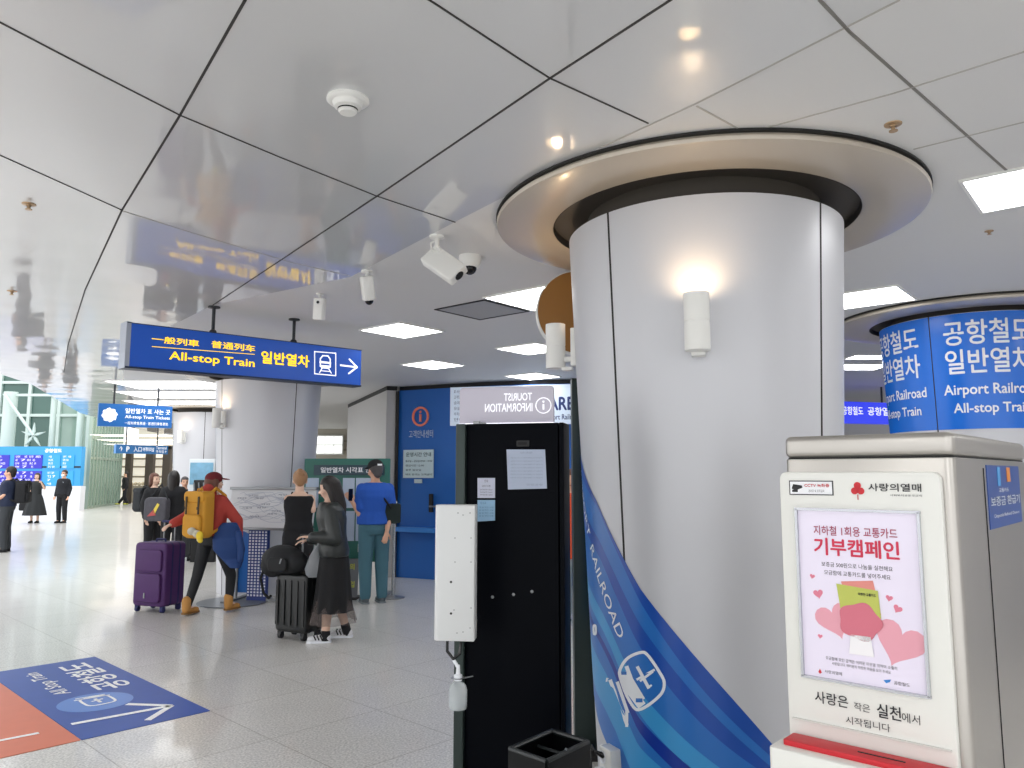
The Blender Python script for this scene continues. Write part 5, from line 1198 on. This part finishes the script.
# woman walking left in the foreground
lo=pl(332,640,0)
m_tulle=M('tulle','#6a5f5c',.8,alpha=.45)
t,JT,HP,er,s_=person('woman in black leather jacket and black skirt walking left, white striped trainers',lo,-82,1.58,dict(al=(325,640,-.12),kl=(327,612,-.1),ar=(347,632,.12),kr=(340,606,.1),el=(337,548,-.2),wl=(311,537,-.16),er=(330,545,.15),wr=(309,540,.1)),
 (M('jacket_leather','#232827',.42,bump=.5,bscale=18,var=.15),'long',.86,.028,'leather_jacket'),('skirt',fab('skirt_black','#0f1013'),.30,.235),(M('trainer_white','#e4e4e6',.5),0,m_wht2,m_black),('long',h_dark),m_skin2,head=(0,14),lean=-.10)
b=MB(); n=72; rows=[]
for zf in (0,.5,1):
    z=.42+(.17-.42)*zf; rows.append([b.bm.verts.new(((.185+.06*zf)*(1+.07*zf*math.sin(a_*11))*math.cos(a_),(.165+.06*zf)*(1+.07*zf*math.sin(a_*11))*math.sin(a_),z)) for a_ in [2*PI*i/n for i in range(n)]])
for r0_,r1_ in zip(rows,rows[1:]):
    for i in range(n): b.bm.faces.new((r0_[i],r0_[(i+1)%n],r1_[(i+1)%n],r1_[i]))
b.build('tulle_hem',m_tulle,t)
for sd in 'lr':
    A_=JT['a'+sd]; K_=JT['k'+sd]; b=MB(); b.cap(A_,A_.lerp(K_,.26),.045,.045); b.build('sock',k_black,t,remesh=.01,sm=1)
b=MB(); b.cap((0,-.125,1.30),(0,-.145,.92),.012,.012); b.build('zip',m_grey,t)
b=MB(); b.chain([(-.09,-.10,1.30),(0,-.13,1.18),(.09,-.10,1.30)],[.03]*3); b.build('collar',MATS['jacket_leather'],t,remesh=.01,sm=2)
p=at(313,562,lo.y-.1); o=thing('carrier_bag','small pale translucent bag held low in front of the leather jacket woman','bag',(p.x,p.y+.05,p.z-.15),R(20))
b=MB(); b.loft([(0,0,0,.07,.03),(0,0,.08,.09,.05),(.02,0,.2,.07,.04),(.03,0,.3,.02,.015)],n=18); b.build('bag_body',M('bag_pale','#9a9ea2',.4,alpha=.7),o)
b=MB(); b.chain([(.03,0,.3),(.035,0,.36)],[.01,.008],8); b.build('handle',M('bag_pale','#9a9ea2'),o)
# her black suitcase and the duffel on it
c_=pl(297,641,0); suitcase('black hard shell suitcase standing by the woman in the leather jacket',(c_.x-.02,c_.y+.14),-28,.40,.27,.63,M('case_black','#0f1213',.35),M('case_trim','#101214',.5),hz=.98,pockets=False,ribs=True)
p=at(282,586,c_.y+.0); o=thing('duffel_bag','bulging black duffel bag resting on top of the black suitcase','duffel bag',(p.x+.02,c_.y+.10,.640),R(-20))
b=MB(); b.sph((-.06,0,.12),.20,1.15,.75,.72); b.sph((.05,0,.10),.17,1.1,.75,.70); b.sph((-.16,-.02,.06),.13,1,.8,.9); b.build('bag_body',fab('duffel_black','#121417',.75,.4,12),o,remesh=.012,sm=3)
b=MB(); b.chain([(-.2,-.06,.1),(-.24,-.10,-.06),(-.18,-.12,-.20),(-.12,-.12,-.24),(-.10,-.12,-.22)],[.013]*5,8); b.build('strap',k_black,o)
b=MB(); b.rprism(-.13,.09,.02,.15,-.155,-.12,r=.04); b.build('side_pocket',MATS['duffel_black'],o,bevel=.012); b=MB(); b.box((.03,-.158,.12),(.012,.008,.05),(0,R(20),0)); b.build('zip_pull',m_grey,o)
# man in blue t-shirt
lo=pl(373,603,0)
t,JT,HP,er,s_=person('man in blue t-shirt and black cap looking at his phone',lo,205,1.78,dict(el=(360,514,-.1),wl=(353,503,-.15),er=(391,516,.0),wr=(387,531,-.1)),(fab('tee_blue','#2358b8'),'short',.93,.022,'t_shirt'),('trousers',fab('jeans','#46707f',.8,.3,60)),(M('trainer_grey','#566066',.6),0,M('sole_grey','#8a9296',.6)),('short',h_grey),m_skin,female=False,head=(15,8),fat=1.05)
o=cap_hat(t,HP,er,s_,fab('cap_black','#17181b')); b=MB(); b.box(HP(0,.118,.165),(.06*s_,.008,.022),(er[0],0,er[2])); b.build('cap_label',m_wht2,o,smooth=False)
p=at(351,496,lo.y-.17); o=thing('smartphone','black smartphone held up by the man in the blue t-shirt','smartphone',(p.x,p.y-.02,p.z-.06),R(60))
b=MB(); b.rprism(-.037,.037,0,.15,-.004,.004,r=.01); b.build('phone_body',m_black,o); b=MB(); b.box((.02,.005,.13),(.02,.003,.025)); b.build('camera_bump',m_grey,o)
p=wpt(t,(-.21,.06,0)); o=thing('crossbody_bag','black crossbody bag at the hip of the man in the blue t-shirt','bag',(p.x,p.y-.05,.98),R(200))
b=MB(); b.rprism(-.11,.11,0,.25,-.045,.045,r=.03); b.build('bag_body',fab('bag_green_black','#1b2826'),o,bevel=.015)
b=MB(); ir=Matrix.Rotation(-R(200),3,'Z'); q=lambda v:tuple(ir@(wpt(t,v)-Vector(o.location)))
b.chain([(0,0,.24),q((-.16,.165,1.18)),q((-.02,.155,1.36)),q((.11,.06,1.475)),q((.12,-.06,1.44)),q((.0,-.17,1.25)),q((-.17,-.12,1.12)),(0,.03,.24)],[.014]*8,8); b.build('strap',k_black,o)
# person in orange seen through the gap beside the kiosk
P12=Vector((at(573,480,8.6).x,8.6,0))
person('person in long orange coat seen through the gap beside the black kiosk',P12,-25,1.66,dict(),(fab('coat_orange','#d4502a'),'long',.70,.03,'coat'),('trousers',fab('trousers_pale','#aeb9bd')),(k_black,0),('medium',h_brown),m_skin,vox=.014)
bpy.data.scenes.remove(_tmp)
